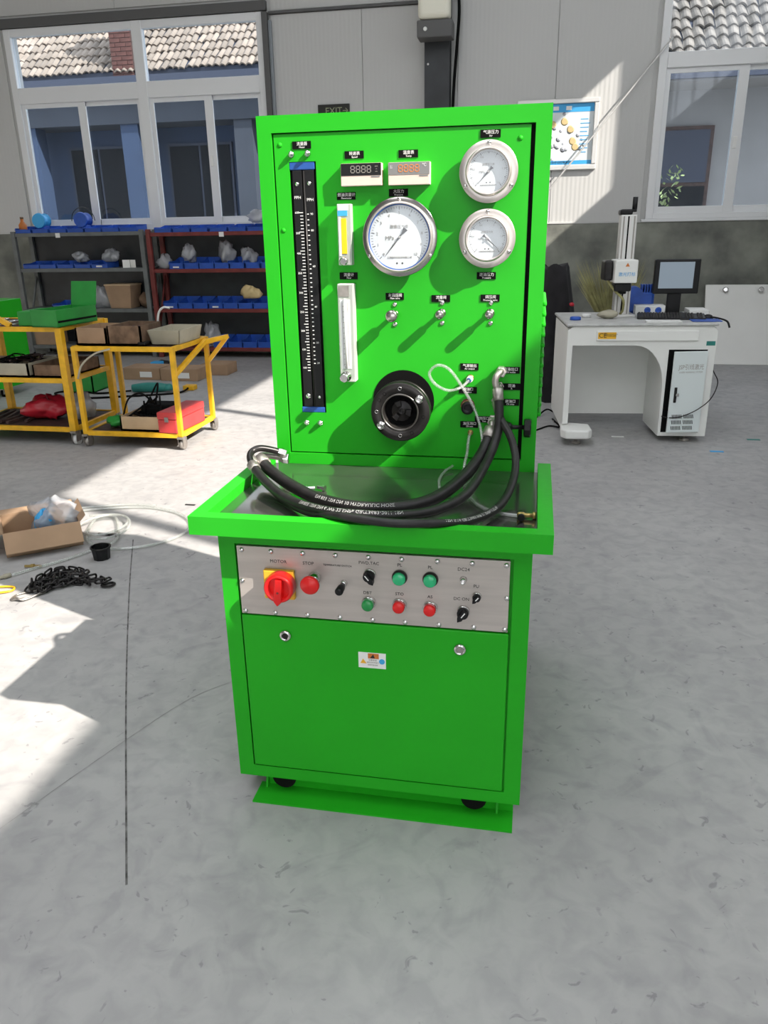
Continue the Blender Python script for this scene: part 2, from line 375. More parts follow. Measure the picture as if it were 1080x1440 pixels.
G().box(RX + 0.04, RX + 0.12, Y0, Y1, S0 - 0.02, S0 + 0.03).build('window_sill', 'upvc', w3)
# wall behind the viewer with a wide open roller door
g = G(); g.box(LX, -1.5, BY - 0.2, BY, 0, CZ); g.box(3.4, RX, BY - 0.2, BY, 0, CZ); g.box(-1.5, 3.4, BY - 0.2, BY, 3.2, CZ)
struct(g.build('wall_near', 'wall_plain'), 'grey workshop wall with a wide open doorway', 'wall')
ROOF_FILL = [(-2.6, 0.25, -7.6, 4.4), (2.0, 3.4, -7.6, 0.3)]      # unseen roof openings added to bring in fill light from above
g = G(); xe = [LX] + [v for s in ROOF_FILL for v in s[:2]] + [RX + 0.16]
for i in range(0, len(xe), 2): g.box(xe[i], xe[i + 1], BY, WY + 0.24, CZ, CZ + 0.12)
for s in ROOF_FILL: g.box(s[0], s[1], BY, s[2], CZ, CZ + 0.12); g.box(s[0], s[1], s[3], WY + 0.24, CZ, CZ + 0.12)
struct(g.build('ceiling', 'wall_plain'), 'pale workshop roof with two openings added for fill light', 'ceiling')
struct(G().box(-60, 60, WY + 0.26, 70, -0.25, -0.05).build('courtyard_ground', 'ground'), 'grey yard ground behind the workshop', 'ground')
struct(G().box(-60, 60, -70, BY - 0.21, -0.25, -0.03).build('forecourt_ground', 'ground'), 'grey forecourt outside the open doorway', 'ground')

def window(name, x0, x1, z0, z1, mull, tz0, tz1, stiles, label):
    w = bpy.data.objects.new(name, None); COL.objects.link(w); struct(w, label, 'window')
    ya, yb = WY - 0.035, WY + 0.05; fw = 0.085
    g = G(); g.box(x0, x0 + fw, ya, yb, z0, z1); g.box(x1 - fw, x1, ya, yb, z0, z1); g.box(x0, x1, ya + 0.004, yb, z1 - fw, z1); g.box(x0, x1, ya + 0.004, yb, z0, z0 + 0.06)
    if mull: g.box(mull[0], mull[1], ya - 0.004, yb, z0, z1)
    g.box(x0 + fw, x1 - fw, ya + 0.002, yb, tz0, tz1); g.build('window_frame', 'upvc', w, 0.006)
    G().box(x0 - 0.04, x1 + 0.04, WY - 0.05, WY + 0.02, z0 - 0.03, z0).build('window_sill', 'upvc', w, 0.004)
    bays = [(x0 + fw, mull[0]), (mull[1], x1 - fw)] if mull else [(x0 + fw, x1 - fw)]
    for i, (a, b) in enumerate(bays):
        G().box(a, b, WY + 0.008, WY + 0.014, tz1, z1 - fw).build('pane', 'glass', w)
        s = stiles[i]; c = 0.05
        for (u, v, yy) in ((a, s + 0.055, WY - 0.008), (s - 0.055, b, WY + 0.018)):
            sh = G(); sh.box(u, u + c, yy, yy + 0.022, z0 + 0.06, tz0); sh.box(v - c * 2.1 if v < b else v - c, v, yy, yy + 0.022, z0 + 0.06, tz0)
            sh.box(u, v, yy + 0.002, yy + 0.022, z0 + 0.06, z0 + 0.13); sh.box(u, v, yy + 0.002, yy + 0.022, tz0 - 0.05, tz0)
            sash = sh.build('sash', 'upvc', w, 0.003)
            G().box(u + c, v - c, yy + 0.008, yy + 0.013, z0 + 0.13, tz0 - 0.05).build('pane', 'glass', sash)
        G().box(s - 0.03, s + 0.01, WY - 0.022, WY - 0.008, 2.28, 2.40).build('latch', 'white', w, 0.004)
    return w
window('window_1', *W1, (-4.51, -4.38), 3.06, 3.24, (-5.295, -3.625), 'wide white window above the storage racks')
window('window_2', *W2, None, 3.09, 3.24, (2.43,), 'white framed window beside the framed poster')
# galvanised guide rail beside the wide window
gr = struct(G().box(-2.865, -2.80, WY - 0.10, WY - 0.02, 1.56, 3.86).build('trim_3', 'beam', None, 0.004), 'dark upright rail beside the wide window', 'trim')
G().box(-2.798, -2.765, WY - 0.07, WY - 0.02, 1.56, 3.78).build('rail_strip', 'galv', gr, 0.003)
# steel column with lamp and cable
cg = G(); cg.box(-0.97, -0.69, WY - 0.21, WY - 0.19, 0, CZ); cg.box(-0.97, -0.69, WY - 0.05, WY - 0.03, 0, CZ); cg.box(-0.84, -0.82, WY - 0.19, WY - 0.05, 0, CZ)
cl = tag(bpy.data.objects.new('steel_column', None), 'dark steel column standing against the far wall', 'column'); COL.objects.link(cl); cl.location = (0, 0, 0); cl['kind'] = 'structure'
cg.build('column_shaft', 'column', cl)
G().lathe((-0.93, WY - 0.215, 3.22), (0, -1, 0), [(0, 0.012), (0.006, 0.01)], 10).build('bolt', 'white', cl)
lp = thing('wall_lamp', 'boxy pale flood lamp fixed high on the steel column', 'lamp', (-0.84, WY - 0.35, 3.6))
G().box(-0.17, 0.17, -0.12, 0.10, 0.0, 0.42).build('lamp_diffuser', 'lampwhite', lp, 0.05, 4)
G().box(-0.18, 0.20, -0.10, 0.14, -0.17, -0.005).build('lamp_housing', 'beam', lp, 0.012)
G().lathe((-0.09, -0.104, -0.09), (0, -1, 0), [(0, 0.022), (0.005, 0.018)], 12).build('lamp_badge', 'white', lp)
tag(G().tube([(-0.62, WY - 0.12, 5.4), (-0.63, WY - 0.14, 4.2), (-0.60, WY - 0.14, 3.75), (-0.62, WY - 0.13, 3.4), (-0.66, WY - 0.10, 2.8), (-0.665, WY - 0.06, 1.6), (-0.665, WY - 0.05, 0.02)], 0.017, 8).build('power_cable', 'matteblack'), 'thick black cable hanging down beside the steel column', 'cable')
# exit sign, poster, wire
ex = thing('exit_sign', 'small black exit sign on the far wall above the test bench', 'sign', (-2.065, WY - 0.02, 2.75))
G().box(-0.19, 0.19, -0.02, 0.0, 0, 0.145).build('sign_board', 'black_box', ex, 0.003)
text('EXIT', 0.10, 'sign_green', ex, (0, -0.0215, 0.072)); text('→', 0.09, 'sign_green', ex, (0.14, -0.0215, 0.072))
po = thing('framed_poster', 'framed blue and white poster with a parts drawing', 'poster', (0.56, WY - 0.018, 2.11))
g = G(); X0, X1, H = -0.50, 0.40, 0.73
for b in ((X0, X1, 0, 0.055), (X0, X1, H - 0.05, H), (X0, X0 + 0.05, 0.055, H - 0.05), (X1 - 0.055, X1, 0.055, H - 0.05)): g.box(b[0], b[1], -0.035, 0, b[2], b[3])
g.build('poster_frame', 'alu', po, 0.008)
G().box(X0 + 0.04, X1 - 0.045, -0.012, -0.006, 0.05, H - 0.04).build('poster_sheet', 'poster', po)
G().box(X0 + 0.05, X1 - 0.055, -0.0135, -0.0122, H - 0.135, H - 0.05).build('title_band', 'sky_blue', po)
G().box(X0 + 0.05, X1 - 0.055, -0.0135, -0.0122, 0.06, 0.10).build('footer_band', 'sky_blue', po)
for x in (-0.1, 0.04): G().box(x, x + 0.06, -0.0145, -0.0136, H - 0.115, H - 0.075).build('title_mark', 'white', po)
g = G(); rnd = random.Random(3)
for i in range(26):
    a, b = rnd.gauss(-0.02, 0.13), rnd.gauss(0.30, 0.085); g.lathe((a, -0.0124, b), (0, -1, 0), [(0, rnd.uniform(0.01, 0.03)), (0.0008, 0.008)], 8)
g.build('parts_drawing', 'print_grey', po)['kind'] = 'stuff'
g = G()
for a, b in ((-0.1, 0.47), (0.03, 0.5), (0.1, 0.42), (0.13, 0.30), (0.16, 0.24), (-0.18, 0.33)): g.lathe((a, -0.0124, b), (0, -1, 0), [(0, 0.042), (0.0012, 0.03)], 12)
g.build('product_picture', 'print_tan', po)['kind'] = 'stuff'
g = G()
for i in range(9):
    for x, w in ((0.205, 0.11), (-0.43, 0.12)): g.box(x, x + w * (0.7 + 0.3 * ((i * 7) % 5) / 5), -0.0135, -0.0122, 0.18 + i * 0.042, 0.188 + i * 0.042)
g.build('poster_print', 'sky_blue', po)['kind'] = 'stuff'
text('流体传动控制系统', 0.032, 'ink', po, (0.0, -0.0145, 0.08))
tag(G().tube([(1.665, WY - 0.06, 3.37), (1.05, WY - 0.10, 2.62), (0.44, WY - 0.12, 1.89), (-0.3, WY - 0.05, 1.0)], 0.009, 6, 4).build('stay_wire', 'alu'), 'thin pale wire stretched diagonally past the framed poster', 'wire')

# ------------------------------------------------------------------ neighbouring houses
def tile_mesh(w, l, m):
    g = G(); n = 5; vs = []
    prof = [(-0.5, 0.0), (-0.42, 0.03), (-0.2, 0.21), (0.0, 0.28), (0.2, 0.21), (0.42, 0.03), (0.5, 0.0)]
    for y, dz in ((0, 0.035), (l * 1.12, 0.0)):
        for px, pz in prof: vs.append((px * w, y, pz * w + dz))
    for px, pz in prof: vs.append((px * w, 0, pz * w + 0.035 - 0.03))
    k = len(prof); fs = [(i, i + 1, i + 1 + k, i + k) for i in range(k - 1)] + [(i + 2 * k, i + 1 + 2 * k, i + 1, i) for i in range(k - 1)]
    g.add(vs, fs, False); return g.mesh('roof_tile', m)
def tiled_roof(parent, x0, x1, ye, ze, pitch, w, l, rows, m, vx0, vx1, vrows, slab_mat):
    cp, sp = math.cos(pitch), math.sin(pitch); L = rows * l
    g = G(); g.hexa([(x0, ye, ze - 0.14), (x1, ye, ze - 0.14), (x1, ye + L * cp, ze - 0.14 + L * sp), (x0, ye + L * cp, ze - 0.14 + L * sp)],
                    [(x0, ye, ze), (x1, ye, ze), (x1, ye + L * cp, ze + L * sp), (x0, ye + L * cp, ze + L * sp)])
    rf = g.build('roof_deck', slab_mat, parent)
    me = tile_mesh(w, l, m); far = G(); rnd = random.Random(11)
    R = Matrix.Rotation(pitch, 4, 'X')
    for r in range(rows):
        for c in range(int((x1 - x0) / w)):
            x = x0 + (c + 0.5) * w + (rnd.uniform(-0.014, 0.014)); s = r * l - 0.06 + rnd.uniform(-0.03, 0.03)
            loc = Vector((x, ye + s * cp, ze + s * sp + 0.008)); rz = rnd.uniform(-0.11, 0.11)
            if vx0 <= x <= vx1 and r < vrows:
                o = bpy.data.objects.new('roof_tile', me); COL.objects.link(o); o.parent = rf; o.location = loc; o.rotation_euler = (pitch, 0, rz)
            else:
                T = Matrix.Translation(loc) @ R; far.add([T @ v.co for v in me.vertices], [tuple(p.vertices) for p in me.polygons])
    o = far.build('roof_tiles_beyond', m, rf); o['kind'] = 'stuff'
    return rf
h1 = thing('tiled_house', 'low blue walled house with sunlit tiled roof seen through the wide window', 'house', (0, 0, 0))
G().box(-15, -4.4, 17.2, 22, -0.05, 4.8).build('house_wall', 'house_blue', h1)
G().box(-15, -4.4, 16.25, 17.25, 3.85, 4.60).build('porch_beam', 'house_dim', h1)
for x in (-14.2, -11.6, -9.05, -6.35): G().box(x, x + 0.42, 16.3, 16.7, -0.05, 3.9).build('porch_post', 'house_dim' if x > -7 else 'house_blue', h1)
for (x0, x1, z0, z1) in ((-13.7, -12.9, 0.6, 3.3), (-10.9, -9.35, 0.9, 3.5), (-8.35, -6.75, 0.4, 3.5), (-5.8, -5.0, 0.9, 3.3)):
    wn = G().box(x0, x1, 17.14, 17.2, z0, z1).build('house_window', 'eave', h1)
    G().box(x0 + 0.06, (x0 + x1) / 2 - 0.03, 17.12, 17.15, z0 + 0.06, z1 - 0.06).build('pane', 'darkpane', wn); G().box((x0 + x1) / 2 + 0.03, x1 - 0.06, 17.12, 17.15, z0 + 0.06, z1 - 0.06).build('pane', 'darkpane', wn)
G().box(-15, -4.4, 15.90, 16.06, 4.52, 4.74).build('gutter', 'eave', h1)
tiled_roof(h1, -15, -4.4, 16.0, 4.84, math.radians(40), 0.15, 0.31, 12, 'tile', -11.2, -5.6, 8, 'eave')
ch = G().box(-0.25, 0.25, -0.08, 0.45, 0, 2.3).build('chimney', 'rust', h1); ch.location = (-8.645, 16.05, 4.40); part_label(ch, 'red brick chimney')
bw, bh = 0.25, 0.085
me_b = G().box(-bw / 2 + 0.006, bw / 2 - 0.006, -0.05, 0.05, 0, bh - 0.012).mesh('brick', 'brick')
me_h = G().box(-bw / 4 + 0.006, bw / 4 - 0.006, -0.05, 0.05, 0, bh - 0.012).mesh('brick', 'brick')
for r in range(26):
    for x, me in (((-0.125, me_b), (0.125, me_b)) if r % 2 else ((-0.1875, me_h), (0.0, me_b), (0.1875, me_h))):
        o = bpy.data.objects.new('brick', me); COL.objects.link(o); o.parent = ch; o.location = (x, -0.045, 0.05 + r * bh)
h2 = thing('grey_tiled_house', 'grey walled house with grey tiled roof seen through the smaller window', 'house', (0, 0, 0))
G().box(1.2, 9, 12.9, 17, -0.05, 4.1).build('house_wall', 'house_grey', h2)
dr = G().box(2.02, 3.06, 12.83, 12.9, -0.05, 3.0).build('house_door', 'rust', h2); G().box(2.08, 3.0, 12.81, 12.84, 0.1, 2.1).build('door_leaf', 'darkpane', dr); G().box(2.08, 3.0, 12.81, 12.84, 2.16, 2.94).build('fanlight', 'eave', dr)
wn = G().box(4.6, 6.0, 12.84, 12.9, 1.0, 2.6).build('house_window', 'eave', h2); G().box(4.7, 5.9, 12.82, 12.85, 1.1, 2.5).build('pane', 'darkpane', wn)
G().box(1.2, 9, 12.0, 12.9, 3.52, 3.62).build('soffit', 'house_grey', h2)
G().box(1.2, 9, 11.93, 12.05, 3.55, 3.68).build('gutter', 'eave', h2)
tiled_roof(h2, 1.2, 9, 12.0, 3.80, math.radians(40), 0.165, 0.27, 15, 'tile_grey', 1.5, 4.7, 12, 'eave')
sh = thing('garden_shrub', 'pale green shrub growing outside the smaller window', 'shrub', (2.22, 11.2, -0.05))
G().tube([(0, 0, 0), (0.03, 0, 0.7), (-0.02, 0.02, 1.5)], 0.025, 6).build('stem', 'crate', sh)
g = G(); rnd = random.Random(5)
for i in range(160):
    a = rnd.uniform(0, 6.28); rr = rnd.uniform(0.02, 0.2); c = Vector((rr * math.cos(a), rr * math.sin(a), rnd.uniform(0.8, 2.35))); d = Vector((rnd.uniform(-1, 1), rnd.uniform(-1, 1), rnd.uniform(-1, 1))).normalized() * 0.05; e = d.cross(Vector((rnd.random(), rnd.random(), rnd.random()))).normalized() * 0.022
    g.add([c - d, c + e, c + d, c - e], [(0, 1, 2, 3)])
M['leaf'] = mat('leaf', (0.25, 0.32, 0.13), 0.6, vary=0.3, scale=20)
o = g.build('foliage', 'leaf', sh); o['kind'] = 'stuff'

# ------------------------------------------------------------------ the green test bench
tb = thing('test_bench', 'tall bright green hydraulic test bench with gauges, steel tray and control cabinet', 'test bench', (0, 0, 0))
FY, PY = 0.491, 0.496        # front of the upper frame, front of its panel
# lower cabinet
G().box(-0.387, 0.387, 0.012, 0.985, 0.065, 0.80).build('cabinet_body', 'green', tb, 0.004)
g = G(); g.box(-0.387, -0.345, 0, 0.03, 0.065, 0.815); g.box(0.345, 0.387, 0, 0.03, 0.065, 0.815); g.box(-0.345, 0.345, 0, 0.03, 0.065, 0.101); g.box(-0.345, 0.345, 0, 0.03, 0.768, 0.815)
g.build('cabinet_frame', 'green', tb)
door = G().box(-0.341, 0.340, -0.003, 0.016, 0.105, 0.571).build('cabinet_door', 'green', tb, 0.003)
for x in (-0.226, 0.223):
    lk = G().lathe((x, -0.003, 0.52), (0, -1, 0), [(0, 0.0155), (0.004, 0.0155), (0.007, 0.012), (0.007, 0.0095), (0.003, 0.0095)], 24).build('door_lock', 'chrome', door)
G().lathe((-0.226, -0.005, 0.52), (0, -1, 0), [(0, 0.009), (0.003, 0.009)], 6).build('lock_core', 'gunmetal', door)
G().lathe((0.223, -0.005, 0.52), (0, -1, 0), [(0, 0.009), (0.003, 0.009)], 6).build('lock_core', 'dullmetal', door)
st = G().box(-0.035, 0.036, -0.0045, -0.003, 0.446, 0.490).build('warning_sticker', 'ink_white', door)
G().box(-0.010, 0.018, -0.0052, -0.0044, 0.474, 0.4885).build('warning_patch', 'orange', door)
G().prism([(-0.005, 0.4755), (0.004, 0.487), (0.008, 0.4755)], -0.0056, -0.0050).build('warning_triangle', 'ink', door)
G().prism([(-0.030, 0.459), (-0.023, 0.472), (-0.014, 0.459)], -0.0052, -0.0044).build('hazard_triangle', 'amber', door)
G().lathe((0.026, -0.0044, 0.467), (0, -1, 0), [(0, 0.0075), (0.001, 0.0075)], 20).build('blue_roundel', 'sky_blue', door)
text('注意安全', 0.0055, 'digit_dim', door, (0.002, -0.0048, 0.469)); text('请按说明书操作', 0.0045, 'digit_dim', door, (0.002, -0.0048, 0.462)); text('定期检查保养', 0.0045, 'digit_dim', door, (0.002, -0.0048, 0.455))
# base: floor flange, upright web, gussets, casters
g = G(); g.box(-0.345, 0.371, -0.033, 0.05, 0, 0.005); g.box(-0.326, 0.371, 0.045, 0.052, 0.005, 0.068); g.build('base_rail', 'green', tb)
g = G(); g.box(-0.345, 0.371, 0.92, 1.01, 0, 0.005); g.box(-0.345, 0.371, 0.92, 0.927, 0.005, 0.068); g.build('base_rail', 'green', tb)
for x in (-0.326, 0.325): G().prism([(0.045, 0.068), (0.045, 0.005), (0.028, 0.005)], x, x + 0.006, 'xz').build('gusset', 'green', tb)
for ob in [o for o in COL.objects if o.parent == tb and o.name.startswith('gusset')]:
    for v in ob.data.vertices:  # gussets lie in the y-z plane
        v.co = (v.co.y, v.co.x, v.co.z)
for x in (-0.262, 0.266):
    for y in (0.026, 0.86): G().cyl((x, y - 0.018, 0.062), (x, y + 0.018, 0.062), 0.034, 24).build('caster', 'matteblack', tb)
# control plate
cp = G().box(-0.339, 0.337, -0.003, 0.014, 0.576, 0.764).build('control_plate', 'steel', tb, 0.001)
scr = G().lathe((0, 0, 0), (0, -1, 0), [(0, 0.0068), (0.0015, 0.0066), (0.0035, 0.004), (0.004, 0.0)], 12).mesh('screw', 'chrome')
def screw(x, y, z, parent, s=1.0):
    o = bpy.data.objects.new('screw', scr); COL.objects.link(o); o.parent = parent; o.location = (x, y, z); o.scale = (s,) * 3; return o
for x in (-0.326, -0.25, -0.168, -0.085, -0.003, 0.079, 0.165, 0.248, 0.328): screw(x, -0.003, 0.753, cp)
for x in (-0.329, -0.249, -0.164, -0.08, 0.004, 0.086, 0.17, 0.255, 0.33): screw(x, -0.003, 0.584, cp)
screw(-0.331, -0.003, 0.668, cp); screw(0.332, -0.003, 0.668, cp)
for s, x, zz, sz in (('MOTOR', -0.232, 0.727, 0.012), ('STOP', -0.155, 0.727, 0.012), ('TEMPERATURE SWITCH', -0.081, 0.726, 0.0068), ('FWD.TAC', -0.002, 0.7375, 0.0115), ('PL', 0.074, 0.737, 0.012), ('PL', 0.148, 0.736, 0.012), ('DC24', 0.228, 0.736, 0.012),
                      ('DBT', -0.007, 0.6575, 0.0115), ('STO', 0.073, 0.660, 0.0115), ('A5', 0.148, 0.658, 0.0115), ('PU', 0.259, 0.694, 0.0115), ('DC ON', 0.224, 0.658, 0.0115)):
    text(s, sz, 'ink', cp, (x, -0.0034, zz))
# main rotary switch
rs = G().box(-0.269, -0.190, -0.018, -0.003, 0.630, 0.708).build('rotary_switch', 'amber', tb, 0.003)
part_label(rs, 'yellow main switch plate with a red rotary knob')
kc = (-0.222, -0.018, 0.672)
G().lathe(kc, (0, -1, 0), [(0, 0.038), (0.028, 0.037), (0.031, 0.035), (0.031, 0.029), (0.016, 0.027)], 40).build('knob_ring', 'red', rs)
g = G(); ca, sa = math.cos(math.radians(85)), math.sin(math.radians(85))
def rk(u, v): return (kc[0] + u * ca - v * sa * 0 + v * 0 + u * 0, kc[2])
ang = math.radians(-95)
def rp(u, v): return (kc[0] + u * math.cos(ang) - v * math.sin(ang), kc[2] + u * math.sin(ang) + v * math.cos(ang))
g.prism([rp(-0.026, 0.008), rp(-0.026, -0.008), rp(0.034, -0.010), rp(0.046, 0.0), rp(0.034, 0.010)], -0.052, -0.022)
G.build(g, 'grip', 'red', rs, 0.002)
text('OFF', 0.009, 'ink', rs, (-0.232, -0.0186, 0.698)); text('ON', 0.009, 'ink', rs, (-0.212, -0.0186, 0.700))
G().lathe((-0.2225, -0.052, 0.664), (0, -1, 0), [(0, 0.003), (0.001, 0.003)], 10).build('grip_dot', 'red_dark', rs)
# emergency stop
es = G().lathe((-0.140, -0.003, 0.690), (0, -1, 0), [(0, 0.016), (0.004, 0.016), (0.006, 0.0135), (0.028, 0.0135)], 28).build('emergency_stop', 'chrome', tb)
part_label(es, 'red mushroom stop button on a chrome collar')
G().lathe((-0.140, -0.031, 0.690), (0, -1, 0), [(0, 0.012), (0.008, 0.017), (0.014, 0.0235), (0.021, 0.0235), (0.025, 0.020), (0.026, 0.0)], 32).build('mushroom_head', 'red', es)
# small black toggle
tg = G().lathe((-0.066, -0.003, 0.680), (0, -1, 0), [(0, 0.009), (0.008, 0.008), (0.010, 0.005)], 16).build('toggle_switch', 'chrome', tb)
G().lathe((-0.066, -0.012, 0.680), (-0.15, -1, -0.25), [(0, 0.005), (0.012, 0.0095), (0.030, 0.0105), (0.034, 0.008)], 16).build('toggle_cap', 'black', tg)
# selector knobs
def selector(x, zz, a, s=1.0):
    o = G().lathe((x, -0.003, zz), (0, -1, 0), [(0, 0.016 * s), (0.006, 0.016 * s), (0.008, 0.0145 * s)], 28).build('selector_switch', 'chrome', tb)
    G().lathe((x, -0.011, zz), (0, -1, 0), [(0, 0.0145 * s), (0.012 * s, 0.0135 * s)], 24).build('selector_body', 'black', o)
    c, t = math.cos(a), math.sin(a); q = lambda u, v: (x + u * c - v * t, zz + u * t + v * c)
    G().prism([q(-0.012 * s, 0.006 * s), q(-0.012 * s, -0.006 * s), q(0.012 * s, -0.0065 * s), q(0.021 * s, 0), q(0.012 * s, 0.0065 * s)], -0.011 - 0.022 * s, -0.012).build('selector_grip', 'black', o, 0.001)
    G().prism([q(-0.011 * s, 0.0012), q(-0.011 * s, -0.0012), q(0.004 * s, -0.0012), q(0.004 * s, 0.0012)], -0.0117 - 0.022 * s, -0.011 - 0.0218 * s).build('pointer_mark', 'ink_white', o)
selector(0.0, 0.708, math.radians(-52)); selector(0.229, 0.626, math.radians(-125)); selector(0.261, 0.669, math.radians(-130), 0.7)
# lamps and push buttons
def pilot(x, zz, m, r=0.0165, deep=0.014):
    o = G().lathe((x, -0.003, zz), (0, -1, 0), [(0, r + 0.0015), (0.005, r + 0.0015), (0.010, r)], 30).build('push_button', 'chrome' if deep > 0.01 else 'gunmetal', tb)
    G().lathe((x, -0.011, zz), (0, -1, 0), [(0, r - 0.001), (deep, r - 0.002), (deep + 0.002, r - 0.0045), (deep + 0.0021, 0)], 30).build('button_cap', m, o)
    return o
for x, zz, m in ((0.074, 0.706, 'lamp_green'), (0.149, 0.706, 'lamp_green')): part_label(pilot(x, zz, m, 0.0175, 0.009), 'round green pilot lamp in a dark collar')
part_label(pilot(-0.004, 0.632, 'button_green', 0.0165), 'green push button'); pilot(0.073, 0.632, 'red', 0.0165); pilot(0.149, 0.630, 'red', 0.0165)
o = G().lathe((0.228, -0.003, 0.710), (0, -1, 0), [(0, 0.009), (0.006, 0.0075), (0.016, 0.0065), (0.016, 0.004), (0.008, 0.004)], 18).build('socket', 'chrome', tb)
# work tray
ty0, ty1, tz = -0.067, 0.494, 0.86
g = G(); g.box(-0.43, 0.43, ty0, ty0 + 0.036, 0.813, tz); g.box(-0.43, -0.394, ty0 + 0.036, ty1, 0.813, tz); g.box(0.394, 0.43, ty0 + 0.036, ty1, 0.813, tz); g.box(-0.394, 0.394, ty0 + 0.03, ty1, 0.813, 0.829)
tray = g.build('work_tray', 'green', tb)
G().box(-0.394, 0.394, ty0 + 0.036, ty1 - 0.002, 0.829, 0.8325).build('tray_sheet', 'sheet', tray)
# upper cabinet
g = G(); g.box(-0.385, 0.385, 0.512, 0.985, 0.815, 1.785); g.build('upper_cabinet', 'green', tb, 0.003)
g = G(); g.box(-0.385, -0.3455, FY, 0.53, 0.8328, 1.785); g.box(0.3455, 0.385, FY, 0.53, 0.8328, 1.785); g.box(-0.3455, 0.3455, FY, 0.53, 1.743, 1.785); g.box(-0.3455, 0.3455, FY, 0.53, 0.8328, 0.866)
g.build('upper_frame', 'green', tb)
for i in range(12): G().box(0.384, 0.396, 0.54, 0.90, 0.985 + i * 0.028, 0.997 + i * 0.028).build('louver', 'green', tb, 0.004)
G().box(0.330, 0.3455, 0.506, 0.513, 0.868, 1.742).build('panel_gap_shade', 'matteblack', tb); G().box(-0.3455, -0.338, 0.506, 0.513, 0.868, 1.742).build('panel_gap_shade', 'matteblack', tb)  # black strips standing for the shade in the gaps beside the panel
xs = [-0.341, -0.302, -0.2275, 0.3345]; zs = [0.870, 0.991, 1.672, 1.7395]; g = G()
for i in range(3):
    for j in range(3):
        if (i, j) != (1, 1): g.add([(xs[i], PY + 0.003, zs[j]), (xs[i + 1], PY + 0.003, zs[j]), (xs[i + 1], PY + 0.003, zs[j + 1]), (xs[i], PY + 0.003, zs[j + 1])], [(0, 1, 2, 3)])
pn = G(); pn.v = []; vmap = {}
for (f) in g.f:
    idx = []
    for i in f:
        k = tuple(round(c, 5) for c in g.v[i])
        if k not in vmap: vmap[k] = len(pn.v); pn.v.append(k)
        idx.append(vmap[k])
    pn.f.append(tuple(idx)); pn.sm.append(False)
panel = pn.build('instrument_panel', 'green', tb)
md = panel.modifiers.new('thickness', 'SOLIDIFY'); md.thickness = 0.006; md.offset = 0
for x, zz in ((-0.325, 1.714), (0.308, 1.709), (-0.328, 1.50)): G().lathe((x, PY, zz), (0, -1, 0), [(0, 0.007), (0.002, 0.005), (0.003, 0)], 12).build('rivet', 'green', panel)
# label plates
def plate(x, zz, zh, en, w=0.051, h=0.0185):
    o = G().box(x - w / 2, x + w / 2, PY - 0.0022, PY, zz - h / 2, zz + h / 2).build('label_plate', 'matteblack', tb)
    text(zh, 0.0098, 'ink_white', o, (x + 0.001, PY - 0.0026, zz + 0.0026)); text(en, 0.0066, 'ink_white', o, (x + 0.001, PY - 0.0026, zz - 0.0054))
for a in ((-0.264, 1.712, '流量器', 'Meter'), (-0.122, 1.684, '转速表', 'Speed'), (0.022, 1.682, '温度表', 'Temp'), (0.233, 1.722, '气源压力', 'Air'), (-0.147, 1.584, '燃油流量计', 'Flowmeter'), (-0.005, 1.589, '大压力', 'Pressure'),
          (-0.147, 1.379, '流量计', 'Flow'), (0.232, 1.377, '进油压力', 'Pressure'), (-0.018, 1.324, '主调压阀', 'Main valve'), (0.110, 1.318, '流量阀', 'Valve'), (0.244, 1.319, '调压阀', 'Pressure valve'), (0.192, 1.133, '气源输出', 'Air output'),
          (0.306, 1.125, '主油出口', 'Oil outlet'), (0.310, 1.079, '回油', 'R'), (0.308, 1.035, '进油口', 'Oil inlet'), (0.189, 1.067, '输油口', 'Output'), (0.236, 0.984, '测压口', 'Test'), (0.195, 0.968, '油压测口', 'Oil test')): plate(*a)
# dome nuts round the long column meter
for x, zz in ((-0.293, 1.690), (-0.248, 1.691), (-0.288, 0.961), (-0.246, 0.961)):
    G().lathe((x, PY, zz), (0, -1, 0), [(0, 0.0075), (0.008, 0.0075), (0.008, 0.006), (0.013, 0.0055), (0.0155, 0.003), (0.016, 0)], 16).build('dome_nut', 'chrome', tb)
# long column meter in its slot
mm = G().box(-0.303, -0.2265, PY + 0.010, PY + 0.020, 0.99, 1.673).build('column_meter', 'matteblack', tb)
part_label(mm, 'tall black twin column meter with white scales')
for z0, z1 in ((1.652, 1.672), (0.991, 1.007)): part_label(G().box(-0.302, -0.232, PY + 0.001, PY + 0.01, z0, z1).build('end_cap', 'blue_cap', mm, 0.002), 'blue end cap')
for x in (-0.281, -0.247): G().box(x - 0.014, x + 0.012, PY + 0.002, PY + 0.0102, 1.008, 1.651).build('meter_scale', 'black', mm, 0.001)
G().cyl((-0.2635, PY + 0.004, 1.01), (-0.2635, PY + 0.004, 1.65), 0.003, 8).build('glass_column', 'gunmetal', mm)
for x, zz, r in ((-0.283, 1.617, 0.006), (-0.249, 1.618, 0.006), (-0.281, 1.040, 0.0085), (-0.247, 1.037, 0.005)): G().lathe((x, PY + 0.003, zz), (0, -1, 0), [(0, r), (0.003, r * 0.8), (0.004, 0)], 14).build('column_screw', 'chrome', mm)
text('PPH', 0.011, 'ink_white', mm, (-0.283, PY + 0.0012, 1.583)); text('PPH', 0.011, 'ink_white', mm, (-0.248, PY + 0.0012, 1.577))
g = G(); N1 = 52
for i in range(N1 + 1):
    zz = 1.545 - 0.43 * i / N1; w = 0.0075 if i % 6 else 0.012
    g.box(-0.2705 - w, -0.2700, PY + 0.0006, PY + 0.0019, zz - 0.0009, zz + 0.0009)
for i in range(34):
    zz = 1.541 - 0.405 * (i / 33) ** 0.95; w = 0.005
    g.box(-0.2585, -0.2585 + w, PY + 0.0006, PY + 0.0019, zz - 0.0011, zz + 0.0011)
o = g.build('scale_marks', 'ink_white', mm); o['kind'] = 'stuff'
